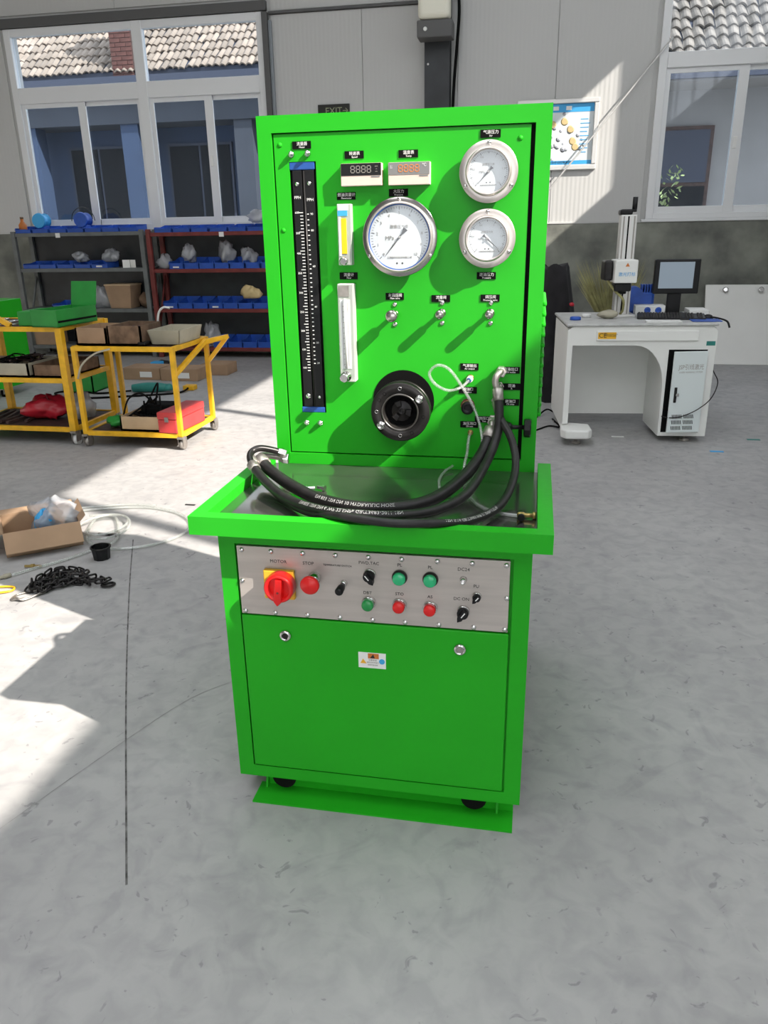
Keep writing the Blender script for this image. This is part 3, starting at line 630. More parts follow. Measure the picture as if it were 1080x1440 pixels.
for i, t in enumerate((600, 500, 400, 350, 300, 250, 200, 150, 100)): text(str(t), 0.0078, 'ink_white', mm, (-0.2870, PY + 0.0012, 1.545 - i * 0.0528))
for i, t in enumerate((90, 80, 60, 40, 30, 20)): text(str(t), 0.0078, 'ink_white', mm, (-0.2455, PY + 0.0012, (1.541, 1.499, 1.405, 1.295, 1.195, 1.137)[i]))
# digital meters
SEG = {'a': (0, 1, 1, 1), 'b': (1, 0.5, 1, 1), 'c': (1, 0, 1, 0.5), 'd': (0, 0, 1, 0), 'e': (0, 0, 0, 0.5), 'f': (0, 0.5, 0, 1), 'g': (0, 0.5, 1, 0.5)}
def digits(x, y, zz, w, h, pitch, n, m, parent):
    g = G(); t = w * 0.16
    for k in range(n):
        ox = x + k * pitch
        for s, (x0, z0, x1, z1) in SEG.items():
            a0, a1 = ox + x0 * w, ox + x1 * w; b0, b1 = zz + z0 * h, zz + z1 * h
            if x0 == x1: g.box(a0 - t / 2, a0 + t / 2, y - 0.0006, y, b0 + t * 0.7, b1 - t * 0.7)
            else: g.box(a0 + t * 0.7, a1 - t * 0.7, y - 0.0006, y, b0 - t / 2, b0 + t / 2)
    return g.build('digits', m, parent)
for x0, zb, face, dm, dx in ((-0.155, 1.607, 'black', 'digit_dim', 0.028), (-0.028, 1.606, 'meter_grey', 'digit_orange', 0.028)):
    w = 0.1095
    o = G().box(x0, x0 + w, PY - 0.023, PY, zb, zb + 0.055).build('digital_meter', 'rose_beige', tb, 0.0015)
    part_label(o, 'digital panel meter with a beige cover and four %s digits' % ('unlit' if face == 'black' else 'orange'))
    G().box(x0 + 0.001, x0 + w - 0.001, PY - 0.0238, PY - 0.022, zb + 0.025, zb + 0.0545).build('meter_window', face, o)
    digits(x0 + dx, PY - 0.0239, zb + 0.032, 0.0095, 0.016, 0.0145, 4, dm, o)
    G().box(x0 + w - 0.028, x0 + w - 0.005, PY - 0.0236, PY - 0.0226, zb + 0.020, zb + 0.0232).build('grip_slot', 'meter_grey', o)
    if face == 'black': 
        for k, t in enumerate(('RPM', 'r/s', 'm/s')): text(t, 0.004, 'digit_dim', o, (x0 + 0.096, PY - 0.0241, zb + 0.046 - k * 0.006))
    else:
        text('℃', 0.010, 'ink_white', o, (x0 + 0.095, PY - 0.0241, zb + 0.047)); text('AL1\nAL2', 0.004, 'ink_white', o, (x0 + 0.008, PY - 0.0241, zb + 0.044))
# short flow meter
fm = G().box(-0.168, -0.130, PY - 0.026, PY, 1.408, 1.564).build('flow_meter', 'acrylic', tb, 0.002)
part_label(fm, 'short clear flow meter with a yellow scale')
G().box(-0.165, -0.137, PY - 0.0275, PY - 0.0262, 1.548, 1.562).build('maker_tab', 'ink_white', fm)
G().box(-0.166, -0.140, PY - 0.0278, PY - 0.0262, 1.534, 1.547).build('blue_band', 'sky_blue', fm)
G().box(-0.157, -0.143, PY - 0.0278, PY - 0.0262, 1.438, 1.528).build('yellow_scale', 'tube_yellow', fm)
G().box(-0.164, -0.158, PY - 0.0278, PY - 0.0262, 1.432, 1.532).build('number_strip', 'dial', fm)
G().lathe((-0.152, PY - 0.026, 1.419), (0, -1, 0), [(0, 0.011), (0.010, 0.011), (0.013, 0.008)], 20).build('needle_knob', 'chrome', fm)
# long flow meter
lm = G().box(-0.173, -0.128, PY - 0.034, PY, 1.090, 1.360).build('flow_meter', 'acrylic', tb, 0.003)
part_label(lm, 'long clear flow meter with a steel knob')
G().box(-0.170, -0.140, PY - 0.0355, PY - 0.0342, 1.326, 1.355).build('end_block', 'dullmetal', lm)
G().box(-0.166, -0.138, PY - 0.0350, PY - 0.0342, 1.128, 1.318).build('scale_card', 'dial', lm)
G().cyl((-0.152, PY - 0.037, 1.13), (-0.152, PY - 0.037, 1.32), 0.0035, 8).build('float_tube', 'ink_white', lm)
g = G()
for x in (-0.160, -0.145): g.box(x - 0.0006, x + 0.0006, PY - 0.0356, PY - 0.0351, 1.135, 1.31)
for i in range(12): g.box(-0.1595, -0.1545, PY - 0.0356, PY - 0.0351, 1.14 + i * 0.0145, 1.1412 + i * 0.0145)
g.build('scale_lines', 'digit_dim', lm)
G().lathe((-0.155, PY - 0.034, 1.106), (0, -1, 0), [(0, 0.015), (0.004, 0.015), (0.006, 0.010), (0.014, 0.010), (0.016, 0.0125), (0.030, 0.0125), (0.032, 0.010)], 24).build('needle_knob', 'chrome', lm)
# dial gauges
def gauge(cx, cz, r, depth, aim, tail, n_lab, m_ring, blue=False, screws=(90, 210, 330)):
    yb = PY - depth
    o = G().lathe((cx, PY, cz), (0, -1, 0), [(0, r * 0.80), (depth - 0.006, r * 0.80), (depth - 0.006, r), (depth - 0.001, r), (depth, r * 0.985), (depth, r * 0.81)], 56).build('pressure_gauge', m_ring, tb)
    ri = r * (0.89 if blue else 0.78); h = 0.012 if blue else 0.016
    G().lathe((cx, yb, cz), (0, -1, 0), [(0, ri), (h * 0.7, ri), (h, ri - 0.003), (h, ri - 0.006), (-0.001, ri - 0.008)], 56, True, False).build('bezel', 'bezel', o)
    if blue: G().lathe((cx, yb - h * 0.5, cz), (0, -1, 0), [(0, ri - 0.0045), (0.004, ri - 0.0052), (0.004, ri - 0.009), (0, ri - 0.009)], 56, True, False).build('seal_ring', 'blue_cap', o)
    rd = ri - 0.007
    G().lathe((cx, yb - 0.001, cz), (0, -1, 0), [(0, rd), (0.001, rd)], 48).build('dial', 'dial', o)
    g = G(); y0, y1 = yb - 0.0026, yb - 0.0019
    for k in range(51):
        a = math.radians(225 - 270 * k / 50); ln = 0.10 if k % 5 == 0 else 0.055; w = 0.0007 if k % 5 == 0 else 0.0004
        d = Vector((math.cos(a), 0, math.sin(a))); p = d.cross(Vector((0, 1, 0))) * w; c = Vector((cx, y0, cz))
        a0, a1 = c + d * rd * 0.93, c + d * rd * (0.93 - ln); g.add([a0 - p, a0 + p, a1 + p, a1 - p], [(0, 1, 2, 3)])
    s = g.build('scale_marks', 'ink', o); s['kind'] = 'stuff'
    for k in range(n_lab + 1):
        a = math.radians(225 - 270 * k / n_lab); text(str(round(k * 10 / n_lab * (1 if blue else 0.16), 1)).rstrip('0').rstrip('.'), rd * 0.13, 'digit_dim', o, (cx + math.cos(a) * rd * 0.74, y0, cz + math.sin(a) * rd * 0.74))
    text('MPa', rd * 0.17, 'digit_dim', o, (cx - rd * 0.32, y0, cz - 0.02 * rd)); text('耐震压力表', rd * 0.12, 'digit_dim', o, (cx, y0, cz + rd * 0.32)); text('上海自动化仪表有限公司', rd * 0.075, 'digit_dim', o, (cx, y0, cz - rd * 0.62))
    for sx in (-0.09, 0.09): G().lathe((cx + sx * rd, yb - 0.0019, cz - rd * (0.8 if blue else 0.5)), (0, -1, 0), [(0, rd * 0.035), (0.0006, rd * 0.03)], 10).build('dial_mark', 'ink', o)
    a = math.radians(aim); d = Vector((math.cos(a), 0, math.sin(a))); p = d.cross(Vector((0, 1, 0))); c = Vector((cx, yb - 0.0048, cz)); g = G()
    pts = [c + d * rd * 0.78, c + p * 0.0022, c - d * rd * 0.12 + p * 0.0016, c - d * rd * tail + p * rd * 0.085, c - d * rd * tail - p * rd * 0.085, c - d * rd * 0.12 - p * 0.0016, c - p * 0.0022]
    g.add(pts + [q + Vector((0, 0.0008, 0)) for q in pts], [tuple(range(7)), tuple(range(13, 6, -1))] + [(i, (i + 1) % 7, (i + 1) % 7 + 7, i + 7) for i in range(7)]); g.build('needle', 'ink', o)
    G().lathe((cx, yb - 0.002, cz), (0, -1, 0), [(0, 0.004), (0.0045, 0.003)], 12).build('needle_hub', 'dullmetal', o)
    G().lathe((cx, yb - h * 0.55, cz), (0, -1, 0), [(0, rd), (0.001, rd)], 40).build('glass', 'gauge_glass', o)
    for s in screws:
        w = math.radians(s); screw(cx + math.cos(w) * r * (0.945 if blue else 0.90), yb, cz + math.sin(w) * r * (0.945 if blue else 0.90), o, 0.8)
    return o
part_label(gauge(0.003, 1.478, 0.1, 0.036, 231, 0.33, 10, 'ring_chrome', True), 'large round pressure gauge with a blue sealed rim')
part_label(gauge(0.232, 1.632, 0.0745, 0.026, 228, 0.27, 5, 'bezel'), 'small flanged pressure gauge, needle pointing down left')
part_label(gauge(0.233, 1.471, 0.0735, 0.026, 319, 0.27, 5, 'bezel'), 'small flanged pressure gauge, needle pointing down right')
# needle valves
for x, zz, r, ln in ((-0.020, 1.275, 0.0165, 0.048), (0.112, 1.279, 0.0125, 0.044), (0.245, 1.279, 0.0120, 0.044)):
    o = G().lathe((x, PY, zz), (0, -1, 0), [(0, 0.012), (0.004, 0.012), (0.004, 0.0065), (ln * 0.45, 0.0065), (ln * 0.5, r * 0.9), (ln, r), (ln + 0.003, r * 0.8), (ln + 0.003, 0)], 26).build('needle_valve', 'knob_chrome', tb)
    for dz in (0.027, -0.027): screw(x + 0.002, PY, zz + dz, o, 1.0)
# drive coupling
cx, cz = 0.004, 1.012
dc = G().lathe((cx, PY, cz + 0.020), (0, -1, 0), [(0, 0.089), (0.002, 0.089)], 48).build('drive_coupling', 'matteblack', tb)
part_label(dc, 'black bolted motor drive coupling with an open jaw bore')
G().lathe((cx, PY, cz), (0, -1, 0), [(0.001, 0.070), (0.022, 0.070), (0.022, 0.084), (0.036, 0.084), (0.036, 0.080), (0.040, 0.080), (0.040, 0.084), (0.060, 0.084), (0.063, 0.081), (0.063, 0.052), (0.030, 0.050)], 56, True, False).build('flange_ring', 'gunmetal', dc)
G().lathe((cx, PY - 0.061, cz), (0, -1, 0), [(0, 0.0535), (0.003, 0.0535), (0.003, 0.049), (-0.004, 0.0485), (-0.038, 0.048), (-0.038, 0.0)], 48, True, False).build('bore_rim', 'bore', dc)
G().lathe((cx, PY - 0.025, cz), (0, -1, 0), [(0, 0.0475), (0.001, 0.0475)], 36).build('bore_floor', 'matteblack', dc)
G().lathe((cx + 0.002, PY - 0.02, cz), (0, -1, 0), [(0, 0.030), (0.020, 0.030), (0.022, 0.027), (0.022, 0.012), (0.026, 0.010), (0.026, 0.006), (0.02, 0.005)], 32).build('shaft_hub', 'gunmetal', dc)
for k in range(3):
    a = math.radians(90 + 120 * k + 20); c, s = math.cos(a), math.sin(a); q = lambda u, v: (cx + u * c - v * s, cz + u * s + v * c)
    G().prism([q(0.014, 0.007), q(0.014, -0.007), q(0.030, -0.010), q(0.030, 0.010)], PY - 0.049, PY - 0.04).build('jaw', 'gunmetal', dc, 0.002)
for a in (35, 215): 
    w = math.radians(a); G().lathe((cx + math.cos(w) * 0.0675, PY - 0.063, cz + math.sin(w) * 0.0675), (0, -1, 0), [(0, 0.0115), (0.003, 0.0115), (0.003, 0.0095), (0.011, 0.0095), (0.012, 0.008), (0.012, 0.005), (0.006, 0.0045)], 18).build('cap_bolt', 'chrome', dc)
for a in (90, 130, 150, 270, 300, 350, 180): 
    w = math.radians(a); G().lathe((cx + math.cos(w) * 0.0675, PY - 0.0628, cz + math.sin(w) * 0.0675), (0, -1, 0), [(0, 0.0052), (0.0006, 0.0052), (0.0006, 0.004), (-0.0005, 0.0038)], 14).build('bolt_hole', 'chrome' if a in (90, 180, 270) else 'matteblack', dc)
# ports at the lower right of the panel
o = G().lathe((0.195, PY, 1.101), (0, -1, 0), [(0, 0.0105), (0.006, 0.0105), (0.007, 0.008), (0.014, 0.008)], 18).build('air_port', 'brass', tb)
G().lathe((0.195, PY - 0.013, 1.101), (-0.1, -1, -0.1), [(0, 0.0095), (0.010, 0.0090), (0.012, 0.0065)], 18).build('push_collar', 'ink_white', o); G().lathe((0.194, PY - 0.024, 1.100), (-0.3, -1, -0.2), [(0, 0.0068), (0.005, 0.0062)], 16).build('release_ring', 'blue_cap', o)
o = G().lathe((0.190, PY, 1.022), (0, -1, 0), [(0, 0.021), (0.005, 0.021), (0.006, 0.018), (0.012, 0.018)], 8, False).build('oil_port', 'brass', tb)
G().lathe((0.190, PY - 0.003, 1.024), (0, -1, 0), [(0, 0.0195), (0.007, 0.0195)], 24).build('red_washer', 'red_dark', o); G().lathe((0.191, PY - 0.010, 1.020), (0, -1, 0), [(0, 0.0185), (0.018, 0.0175), (0.018, 0.008), (0.012, 0.007)], 24).build('port_cap', 'black', o)
G().lathe((0.199, PY, 0.945), (0, -1, 0), [(0, 0.008), (0.006, 0.008), (0.006, 0.005), (0.018, 0.0045)], 12).build('oil_nipple', 'brass', tb)
for x, zz in ((0.281, 1.124), (0.276, 1.080), (0.270, 1.040), (0.262, 0.985)):
    G().lathe((x, PY, zz), (0, -1, 0), [(0, 0.014), (0.010, 0.014), (0.011, 0.011), (0.024, 0.011)], 6, False).build('hose_port', 'bezel', tb)
vb = G().lathe((0.295, PY - 0.035, 0.972), (1, 0, 0), [(0, 0.012), (0.012, 0.013), (0.018, 0.013), (0.020, 0.009), (0.026, 0.006), (0.056, 0.006)], 18).build('shutoff_valve', 'black', tb)
G().cyl((0.300, PY, 0.972), (0.300, PY - 0.035, 0.972), 0.009, 12).build('valve_stub', 'gunmetal', vb)
G().lathe((0.350, PY - 0.035, 0.970), (1, 0, 0), [(0, 0.023), (0.003, 0.026), (0.017, 0.026), (0.020, 0.022)], 10, False).build('valve_handwheel', 'black', vb)

# ------------------------------------------------------------------ hoses and tubing on the bench
def wrap_text(body, size, path, radius, s0, rollang, parent, flip=True):
    """lettering bent round a hose"""
    me = text_data(body, size, align='LEFT').copy(); me.materials.clear(); me.materials.append(M['ink_white'])
    P = spline(path, 14); acc = [0.0]
    for a, b in zip(P[:-1], P[1:]): acc.append(acc[-1] + (b - a).length)
    for v in me.vertices:
        s = s0 + (-v.co.x if flip else v.co.x); s = min(max(s, 0.001), acc[-1] - 0.001)
        i = max(k for k in range(len(acc) - 1) if acc[k] <= s); t = (s - acc[i]) / max(acc[i + 1] - acc[i], 1e-6)
        c = P[i].lerp(P[i + 1], t); T = (P[min(i + 2, len(P) - 1)] - P[max(i - 1, 0)]).normalized()
        up = Vector((0, 0, 1)); up = (up - T * up.dot(T)).normalized(); side = T.cross(up)
        if side.y > 0: side = -side
        ang = rollang + (v.co.y if flip else -v.co.y) / radius
        v.co = c + (up * math.cos(ang) + side * math.sin(ang)) * (radius + 0.0004)
    o = bpy.data.objects.new('lettering', me); COL.objects.link(o); o.parent = parent
def hose(label, pts, r, ferr=True):
    o = thing('hydraulic_hose', label, 'hose')
    G().tube(pts, r, 14, 8).build('hose_body', 'rubber', o)
    P = [Vector(p) for p in pts]
    if ferr:
        for a, b in ((P[0], P[1]), (P[-1], P[-2])):
            d = (b - a).normalized(); G().lathe(a - d * 0.006, d, [(0, r * 0.8), (0.004, r * 1.22), (0.034, r * 1.22), (0.036, r * 1.03)], 14).build('ferrule', 'dullmetal', o)
    return o
H1 = [(0.275, 0.440, 1.080), (0.282, 0.42, 1.022), (0.279, 0.40, 0.963), (0.258, 0.33, 0.908), (0.219, 0.16, 0.872), (0.155, 0.055, 0.862), (0.078, -0.012, 0.868), (-0.009, -0.036, 0.874), (-0.113, -0.008, 0.870), (-0.225, 0.083, 0.862), (-0.313, 0.176, 0.872), (-0.383, 0.265, 0.892)]
H2 = [(0.262, 0.43, 0.971), (0.241, 0.38, 0.915), (0.195, 0.28, 0.872), (0.132, 0.160, 0.852), (0.051, 0.095, 0.849), (-0.05, 0.085, 0.849), (-0.154, 0.127, 0.850), (-0.251, 0.197, 0.860), (-0.335, 0.273, 0.876), (-0.378, 0.318, 0.892)]
H3 = [(0.272, 0.455, 1.041), (0.286, 0.42, 1.006), (0.316, 0.38, 0.965), (0.333, 0.33, 0.918), (0.329, 0.25, 0.875), (0.299, 0.12, 0.852), (0.233, 0.00, 0.856), (0.152, -0.062, 0.872), (0.067, -0.078, 0.874), (-0.046, -0.052, 0.873), (-0.155, 0.022, 0.853), (-0.262, 0.135, 0.848), (-0.351, 0.24, 0.872), (-0.398, 0.30, 0.900)]
h = hose('black hydraulic hose with a steel elbow, middle one across the tray', H1, 0.0125)
wrap_text('EN 853 1SN DN 6 WP 22.5MPa GB/T3683-2011 1SN', 0.0128, H1, 0.0125, 0.90, 0.55, h)
G().tube([(0.281, 0.474, 1.124), (0.279, 0.455, 1.126), (0.270, 0.444, 1.116), (0.268, 0.440, 1.100), (0.274, 0.440, 1.080)], 0.0095, 12, 5).build('elbow', 'dullmetal', h)
G().lathe((0.281, 0.478, 1.124), (0, -1, 0), [(0, 0.0155), (0.016, 0.0155), (0.018, 0.012)], 6, False).build('swivel_nut', 'bezel', h)
G().tube([(-0.383, 0.265, 0.892), (-0.398, 0.29, 0.906), (-0.400, 0.315, 0.916), (-0.384, 0.33, 0.922), (-0.360, 0.345, 0.916), (-0.335, 0.36, 0.905)], 0.0095, 12, 5).build('elbow', 'gunmetal', h)
G().lathe((-0.338, 0.36, 0.906), (0.03, 0.008, -0.012), [(0, 0.012), (0.008, 0.0145), (0.022, 0.0145), (0.024, 0.010)], 6, False).build('swivel_nut', 'chrome', h)
h = hose('thick black hydraulic hose lying innermost in the tray', H2, 0.0165)
wrap_text('EN 853 1SN DN 10 HYDRAULIC HOSE', 0.0128, H2, 0.0165, 0.66, 0.75, h)
G().lathe((0.262, 0.472, 0.985), (0, -1, 0), [(0, 0.013), (0.022, 0.013)], 6, False).build('swivel_nut', 'bezel', h)
G().tube([(0.262, 0.455, 0.985), (0.263, 0.442, 0.985), (0.262, 0.43, 0.971)], 0.0105, 10, 5).build('elbow', 'dullmetal', h)
G().tube([(-0.378, 0.318, 0.892), (-0.385, 0.345, 0.896), (-0.368, 0.362, 0.892), (-0.335, 0.372, 0.886)], 0.0095, 12, 5).build('elbow', 'dullmetal', h)
G().lathe((-0.338, 0.372, 0.886), (1, 0.05, -0.1), [(0, 0.014), (0.012, 0.0165), (0.026, 0.0165), (0.028, 0.011)], 6, False).build('swivel_nut', 'chrome', h)
h = hose('thinner black hose looping furthest forward over the tray rim', H3, 0.0105)
wrap_text('1SN 5/16 GB/T3683 WP 21.5MPa (1ST4)', 0.0112, H3, 0.0105, 0.62, 0.5, h)
G().tube([(0.276, 0.474, 1.080), (0.276, 0.462, 1.078), (0.272, 0.455, 1.041)], 0.009, 10, 5).build('elbow', 'dullmetal', h)
G().lathe((0.276, 0.478, 1.080), (0, -1, 0), [(0, 0.013), (0.014, 0.013)], 6, False).build('swivel_nut', 'chrome', h)
TA = [(0.193, 0.468, 1.099), (0.174, 0.44, 1.085), (0.141, 0.42, 1.08), (0.105, 0.42, 1.097), (0.089, 0.42, 1.126), (0.111, 0.42, 1.148), (0.144, 0.42, 1.137), (0.18, 0.42, 1.089), (0.214, 0.42, 1.03), (0.234, 0.41, 0.973), (0.239, 0.395, 0.92), (0.225, 0.36, 0.87), (0.20, 0.30, 0.838)]
tag(G().tube(TA, 0.0042, 8, 8).build('air_tube', 'tube_clear'), 'clear plastic tube looped in front of the instrument panel', 'tube')
TB = [(0.199, 0.482, 0.944), (0.197, 0.462, 0.935), (0.194, 0.45, 0.897), (0.189, 0.405, 0.848), (0.221, 0.235, 0.838), (0.263, 0.150, 0.838), (0.308, 0.118, 0.838), (0.350, 0.105, 0.839)]
dt = thing('drain_tube', 'clear drain tube lying in the tray with a brass tap', 'tube')
G().tube(TB, 0.0045, 8, 8).build('tube_body', 'tube_clear', dt)
G().lathe((0.346, 0.105, 0.841), (1, -0.02, 0.02), [(0, 0.005), (0.004, 0.008), (0.016, 0.008), (0.018, 0.0055), (0.036, 0.0055), (0.038, 0.009), (0.046, 0.009)], 12).build('tap_body', 'brass', dt)
G().lathe((0.356, 0.10, 0.842), (0, -1, 0.1), [(0, 0.004), (0.010, 0.004), (0.012, 0.0085), (0.026, 0.0085)], 12).build('tap_handle', 'black', dt)
tag(G().tube([(0.150, 0.486, 0.845), (0.129, 0.44, 0.838), (0.125, 0.36, 0.837), (0.140, 0.28, 0.837), (0.17, 0.24, 0.837)], 0.004, 8, 8).build('air_tube', 'tube_clear'), 'short clear tube curling at the back of the tray', 'tube')
bt = thing('pipe_fitting', 'small steel pipe fittings lying loose in the tray', 'fitting', (-0.205, 0.245, 0.8327))
G().lathe((-0.028, -0.012, 0.008), (1, 0.4, 0), [(0, 0.008), (0.012, 0.008), (0.014, 0.005), (0.034, 0.005)], 6, False).build('hex_body', 'chrome', bt)
G().lathe((0.010, 0.006, 0.008), (1, -0.3, 0), [(0, 0.005), (0.016, 0.005), (0.016, 0.008), (0.024, 0.008)], 8, False).build('nut', 'chrome', bt)

# ------------------------------------------------------------------ laser marking desk
dk = thing('marking_desk', 'white steel work desk with arched knee space, cabinet door and drawer', 'desk', (1.10, 4.10, 0), math.radians(5))
arch = [(-0.46, 0.70), (-0.02, 0.70)] + [(-0.02 + 0.21 * math.sin(t), 0.70 - 0.30 + 0.30 * math.cos(t)) for t in [k * PI / 16 for k in range(1, 9)]]
front = [(-0.50, 0.13), (-0.50, 0.81), (-0.46, 0.835), (0.50, 0.835), (0.53, 0.80), (0.53, 0.045), (0.19, 0.045)] + arch[::-1] + [(-0.46, 0.13)]
G().prism(front, 0.0, 0.03).build('front_panel', 'desk', dk, 0.004)
G().box(-0.50, -0.465, 0.03, 0.78, 0.08, 0.82).build('side_panel', 'desk', dk, 0.006)
G().box(0.495, 0.528, 0.03, 0.78, 0.045, 0.82).build('side_panel', 'desk', dk, 0.006)
G().box(-0.465, 0.495, 0.50, 0.52, 0.10, 0.80).build('back_panel', 'desk', dk)
G().box(0.19, 0.21, 0.03, 0.50, 0.045, 0.70).build('cabinet_side', 'desk', dk)
G().box(0.21, 0.495, 0.03, 0.50, 0.045, 0.07).build('cabinet_floor', 'desk', dk)
G().box(-0.51, 0.53, -0.015, 0.80, 0.835, 0.855).build('desk_top', 'desk_top', dk, 0.008)
G().prism([(-0.49, -0.16), (-0.33, -0.16), (-0.30, -0.12), (-0.30, 0.05), (-0.50, 0.12), (-0.52, -0.10)], 0.055, 0.12, 'xy').build('foot_rest', 'desk', dk, 0.012)
dr = G().box(-0.30, 0.40, -0.014, 0.0, 0.735, 0.805).build('drawer_front', 'desk', dk, 0.004)
yl = G().box(-0.29, -0.165, -0.0155, -0.0140, 0.75, 0.795).build('warning_label', 'yellow', dr); text('CE', 0.046, 'ink', dr, (-0.258, -0.0162, 0.772)); text('LASER RADIATION\n不可视激光辐射', 0.011, 'ink', dr, (-0.203, -0.0162, 0.776))
cd = G().box(0.232, 0.468, -0.030, -0.014, 0.085, 0.665).build('cabinet_door', 'door_grey', dk, 0.003)
cd.location = (0.468, -0.004, 0)
for v in cd.data.vertices: v.co.x -= 0.468
cd.rotation_euler = (0, 0, math.radians(7))
text('JSP引线激光', 0.043, 'digit_dim', cd, (-0.108, -0.0305, 0.555), (PI / 2, 0, 0), 0.18); text('LASER MARKING SYSTEM', 0.016, 'digit_dim', cd, (-0.108, -0.0305, 0.520), (PI / 2, 0, 0), 0.165)
G().box(-0.212, -0.192, -0.036, -0.030, 0.305, 0.415).build('door_handle', 'gunmetal', cd, 0.004); G().box(-0.200, -0.178, -0.042, -0.034, 0.352, 0.372).build('handle_lever', 'chrome', cd, 0.003)
g = G()
for r in range(3):
    for c in range(2):
        for k in range(7):
            x = -0.205 + c * 0.085 + k * 0.0105 + (2 - r) * 0.0; zz = 0.105 + r * 0.042; g.hexa([(x, -0.0312, zz), (x + 0.005, -0.0312, zz), (x + 0.005, -0.0300, zz), (x, -0.0300, zz)], [(x - 0.006, -0.0312, zz + 0.028), (x - 0.001, -0.0312, zz + 0.028), (x - 0.001, -0.0300, zz + 0.028), (x - 0.006, -0.0300, zz + 0.028)])
o = g.build('vent_slots', 'matteblack', cd); o['kind'] = 'stuff'
G().box(0.222, 0.232, -0.004, 0.0, 0.08, 0.67).build('door_gap_shade', 'matteblack', dk); G().box(0.21, 0.475, -0.0015, 0.0, 0.075, 0.672).build('door_opening_shade', 'matteblack', dk)  # black sheets on the solid front, standing for the unlit gap and opening
for x, y in ((0.40, 0.06), (-0.40, -0.05), (0.40, 0.62), (-0.46, 0.62)):
    f = G().lathe((x, y, 0), (0, 0, 1), [(0, 0.035), (0.010, 0.035), (0.016, 0.012), (0.06, 0.012)], 18).build('levelling_foot', 'dullmetal', dk)
part_label(G().box(0.46, 0.52, -0.0015, 0.0005, 0.70, 0.73).build('tape_scrap', 'teal', dk), 'scrap of green tape')
# things on the desk
lc = thing('laser_marker', 'aluminium column laser marking head with black handwheel', 'laser marker', (1.01, 4.55, 0.855), math.radians(5))
g = G(); g.box(-0.06, 0.055, 0.0, 0.10, 0.0, 0.72); g.build('column', 'alu', lc, 0.006)
for x in (-0.045, -0.012, 0.03): G().box(x, x + 0.010, -0.003, 0.002, 0.02, 0.71).build('column_groove', 'digit_dim' if x != -0.012 else 'matteblack', lc)
G().box(-0.09, 0.09, -0.05, 0.15, 0.0, 0.018).build('column_base', 'alu', lc, 0.003)
G().box(-0.07, 0.02, 0.0, 0.09, 0.72, 0.755).build('handwheel_mount', 'black', lc, 0.01); G().cyl((0.035, 0.04, 0.74), (0.035, 0.03, 0.84), 0.018, 12).build('crank_grip', 'black', lc); G().box(-0.06, 0.05, 0.02, 0.06, 0.74, 0.758).build('crank_arm', 'black', lc, 0.006)
G().box(-0.11, 0.05, -0.20, 0.0, 0.255, 0.415).build('laser_head', 'desk', lc, 0.008)
G().box(-0.175, -0.115, -0.14, 0.02, 0.27, 0.41).build('head_housing', 'gunmetal', lc, 0.012)
G().box(-0.10, 0.02, -0.17, -0.03, 0.195, 0.255).build('lens_mount', 'black', lc, 0.01); G().lathe((-0.04, -0.10, 0.195), (0, 0, -1), [(0, 0.04), (0.02, 0.038), (0.02, 0.03)], 24).build('lens', 'black', lc)
text('激光打标', 0.030, 'sky_blue', lc, (-0.025, -0.2012, 0.315)); G().prism([(-0.04, 0.37), (-0.025, 0.395), (-0.01, 0.37)], -0.2014, -0.2002).build('hazard_mark', 'orange', lc)
G().tube([(-0.15, -0.08, 0.29), (-0.10, -0.13, 0.21), (-0.03, -0.15, 0.14), (-0.01, -0.08, 0.06), (-0.015, -0.02, 0.02)], 0.009, 8).build('signal_cable', 'straw', lc)
mo = thing('monitor', 'small black computer monitor with a lit pale screen', 'monitor', (1.40, 4.70, 0.855), math.radians(3))
G().box(-0.165, 0.165, -0.02, 0.03, 0.155, 0.405).build('bezel', 'black', mo, 0.008); G().box(-0.13, 0.12, -0.022, -0.0195, 0.195, 0.385).build('screen', 'screen', mo)
G().box(-0.05, 0.05, 0.0, 0.03, 0.012, 0.17).build('stand_neck', 'black', mo, 0.005); G().box(-0.09, 0.09, -0.06, 0.10, 0.0, 0.014).build('stand_base', 'black', mo, 0.005)
kb = thing('keyboard', 'black computer keyboard lying in front of the monitor', 'keyboard', (1.345, 4.42, 0.855), math.radians(-6))
G().hexa([(-0.235, -0.085, 0.0), (0.235, -0.085, 0.0), (0.235, 0.085, 0.0), (-0.235, 0.085, 0.0)], [(-0.235, -0.085, 0.014), (0.235, -0.085, 0.014), (0.235, 0.085, 0.032), (-0.235, 0.085, 0.032)]).build('keyboard_body', 'black', kb, 0.004)
km = G().hexa([(-0.0085, -0.0085, 0), (0.0085, -0.0085, 0), (0.0085, 0.0085, 0), (-0.0085, 0.0085, 0)], [(-0.0065, -0.0065, 0.008), (0.0065, -0.0065, 0.008), (0.0065, 0.0065, 0.008), (-0.0065, 0.0065, 0.008)]).mesh('key', 'gunmetal')
for r in range(6):
    for c in range(22):
        if c in (15, 19) : continue
        o = bpy.data.objects.new('key', km); COL.objects.link(o); o.parent = kb; o.location = (-0.222 + c * 0.0205, -0.068 + r * 0.0265, 0.0155 + r * 0.0029)
ms = thing('mouse', 'black computer mouse beside the keyboard', 'mouse', (1.60, 4.40, 0.856), math.radians(20))
G().lathe((0, 0, 0), (0, 0, 1), [(0, 0.036), (0.012, 0.036), (0.026, 0.026), (0.032, 0.010), (0.033, 0.0)], 18).build('mouse_shell', 'black', ms)
tag(G().box(1.46, 1.66, 4.20, 4.36, 0.856, 0.862).build('mouse_pad', 'blue', None, 0.002), 'dark blue mouse pad at the desk edge', 'mouse pad')
tag(G().box(1.14, 1.38, 4.13, 4.24, 0.856, 0.866).build('notebook', 'white', None, 0.002), 'white sheet pad in front of the keyboard', 'notebook')
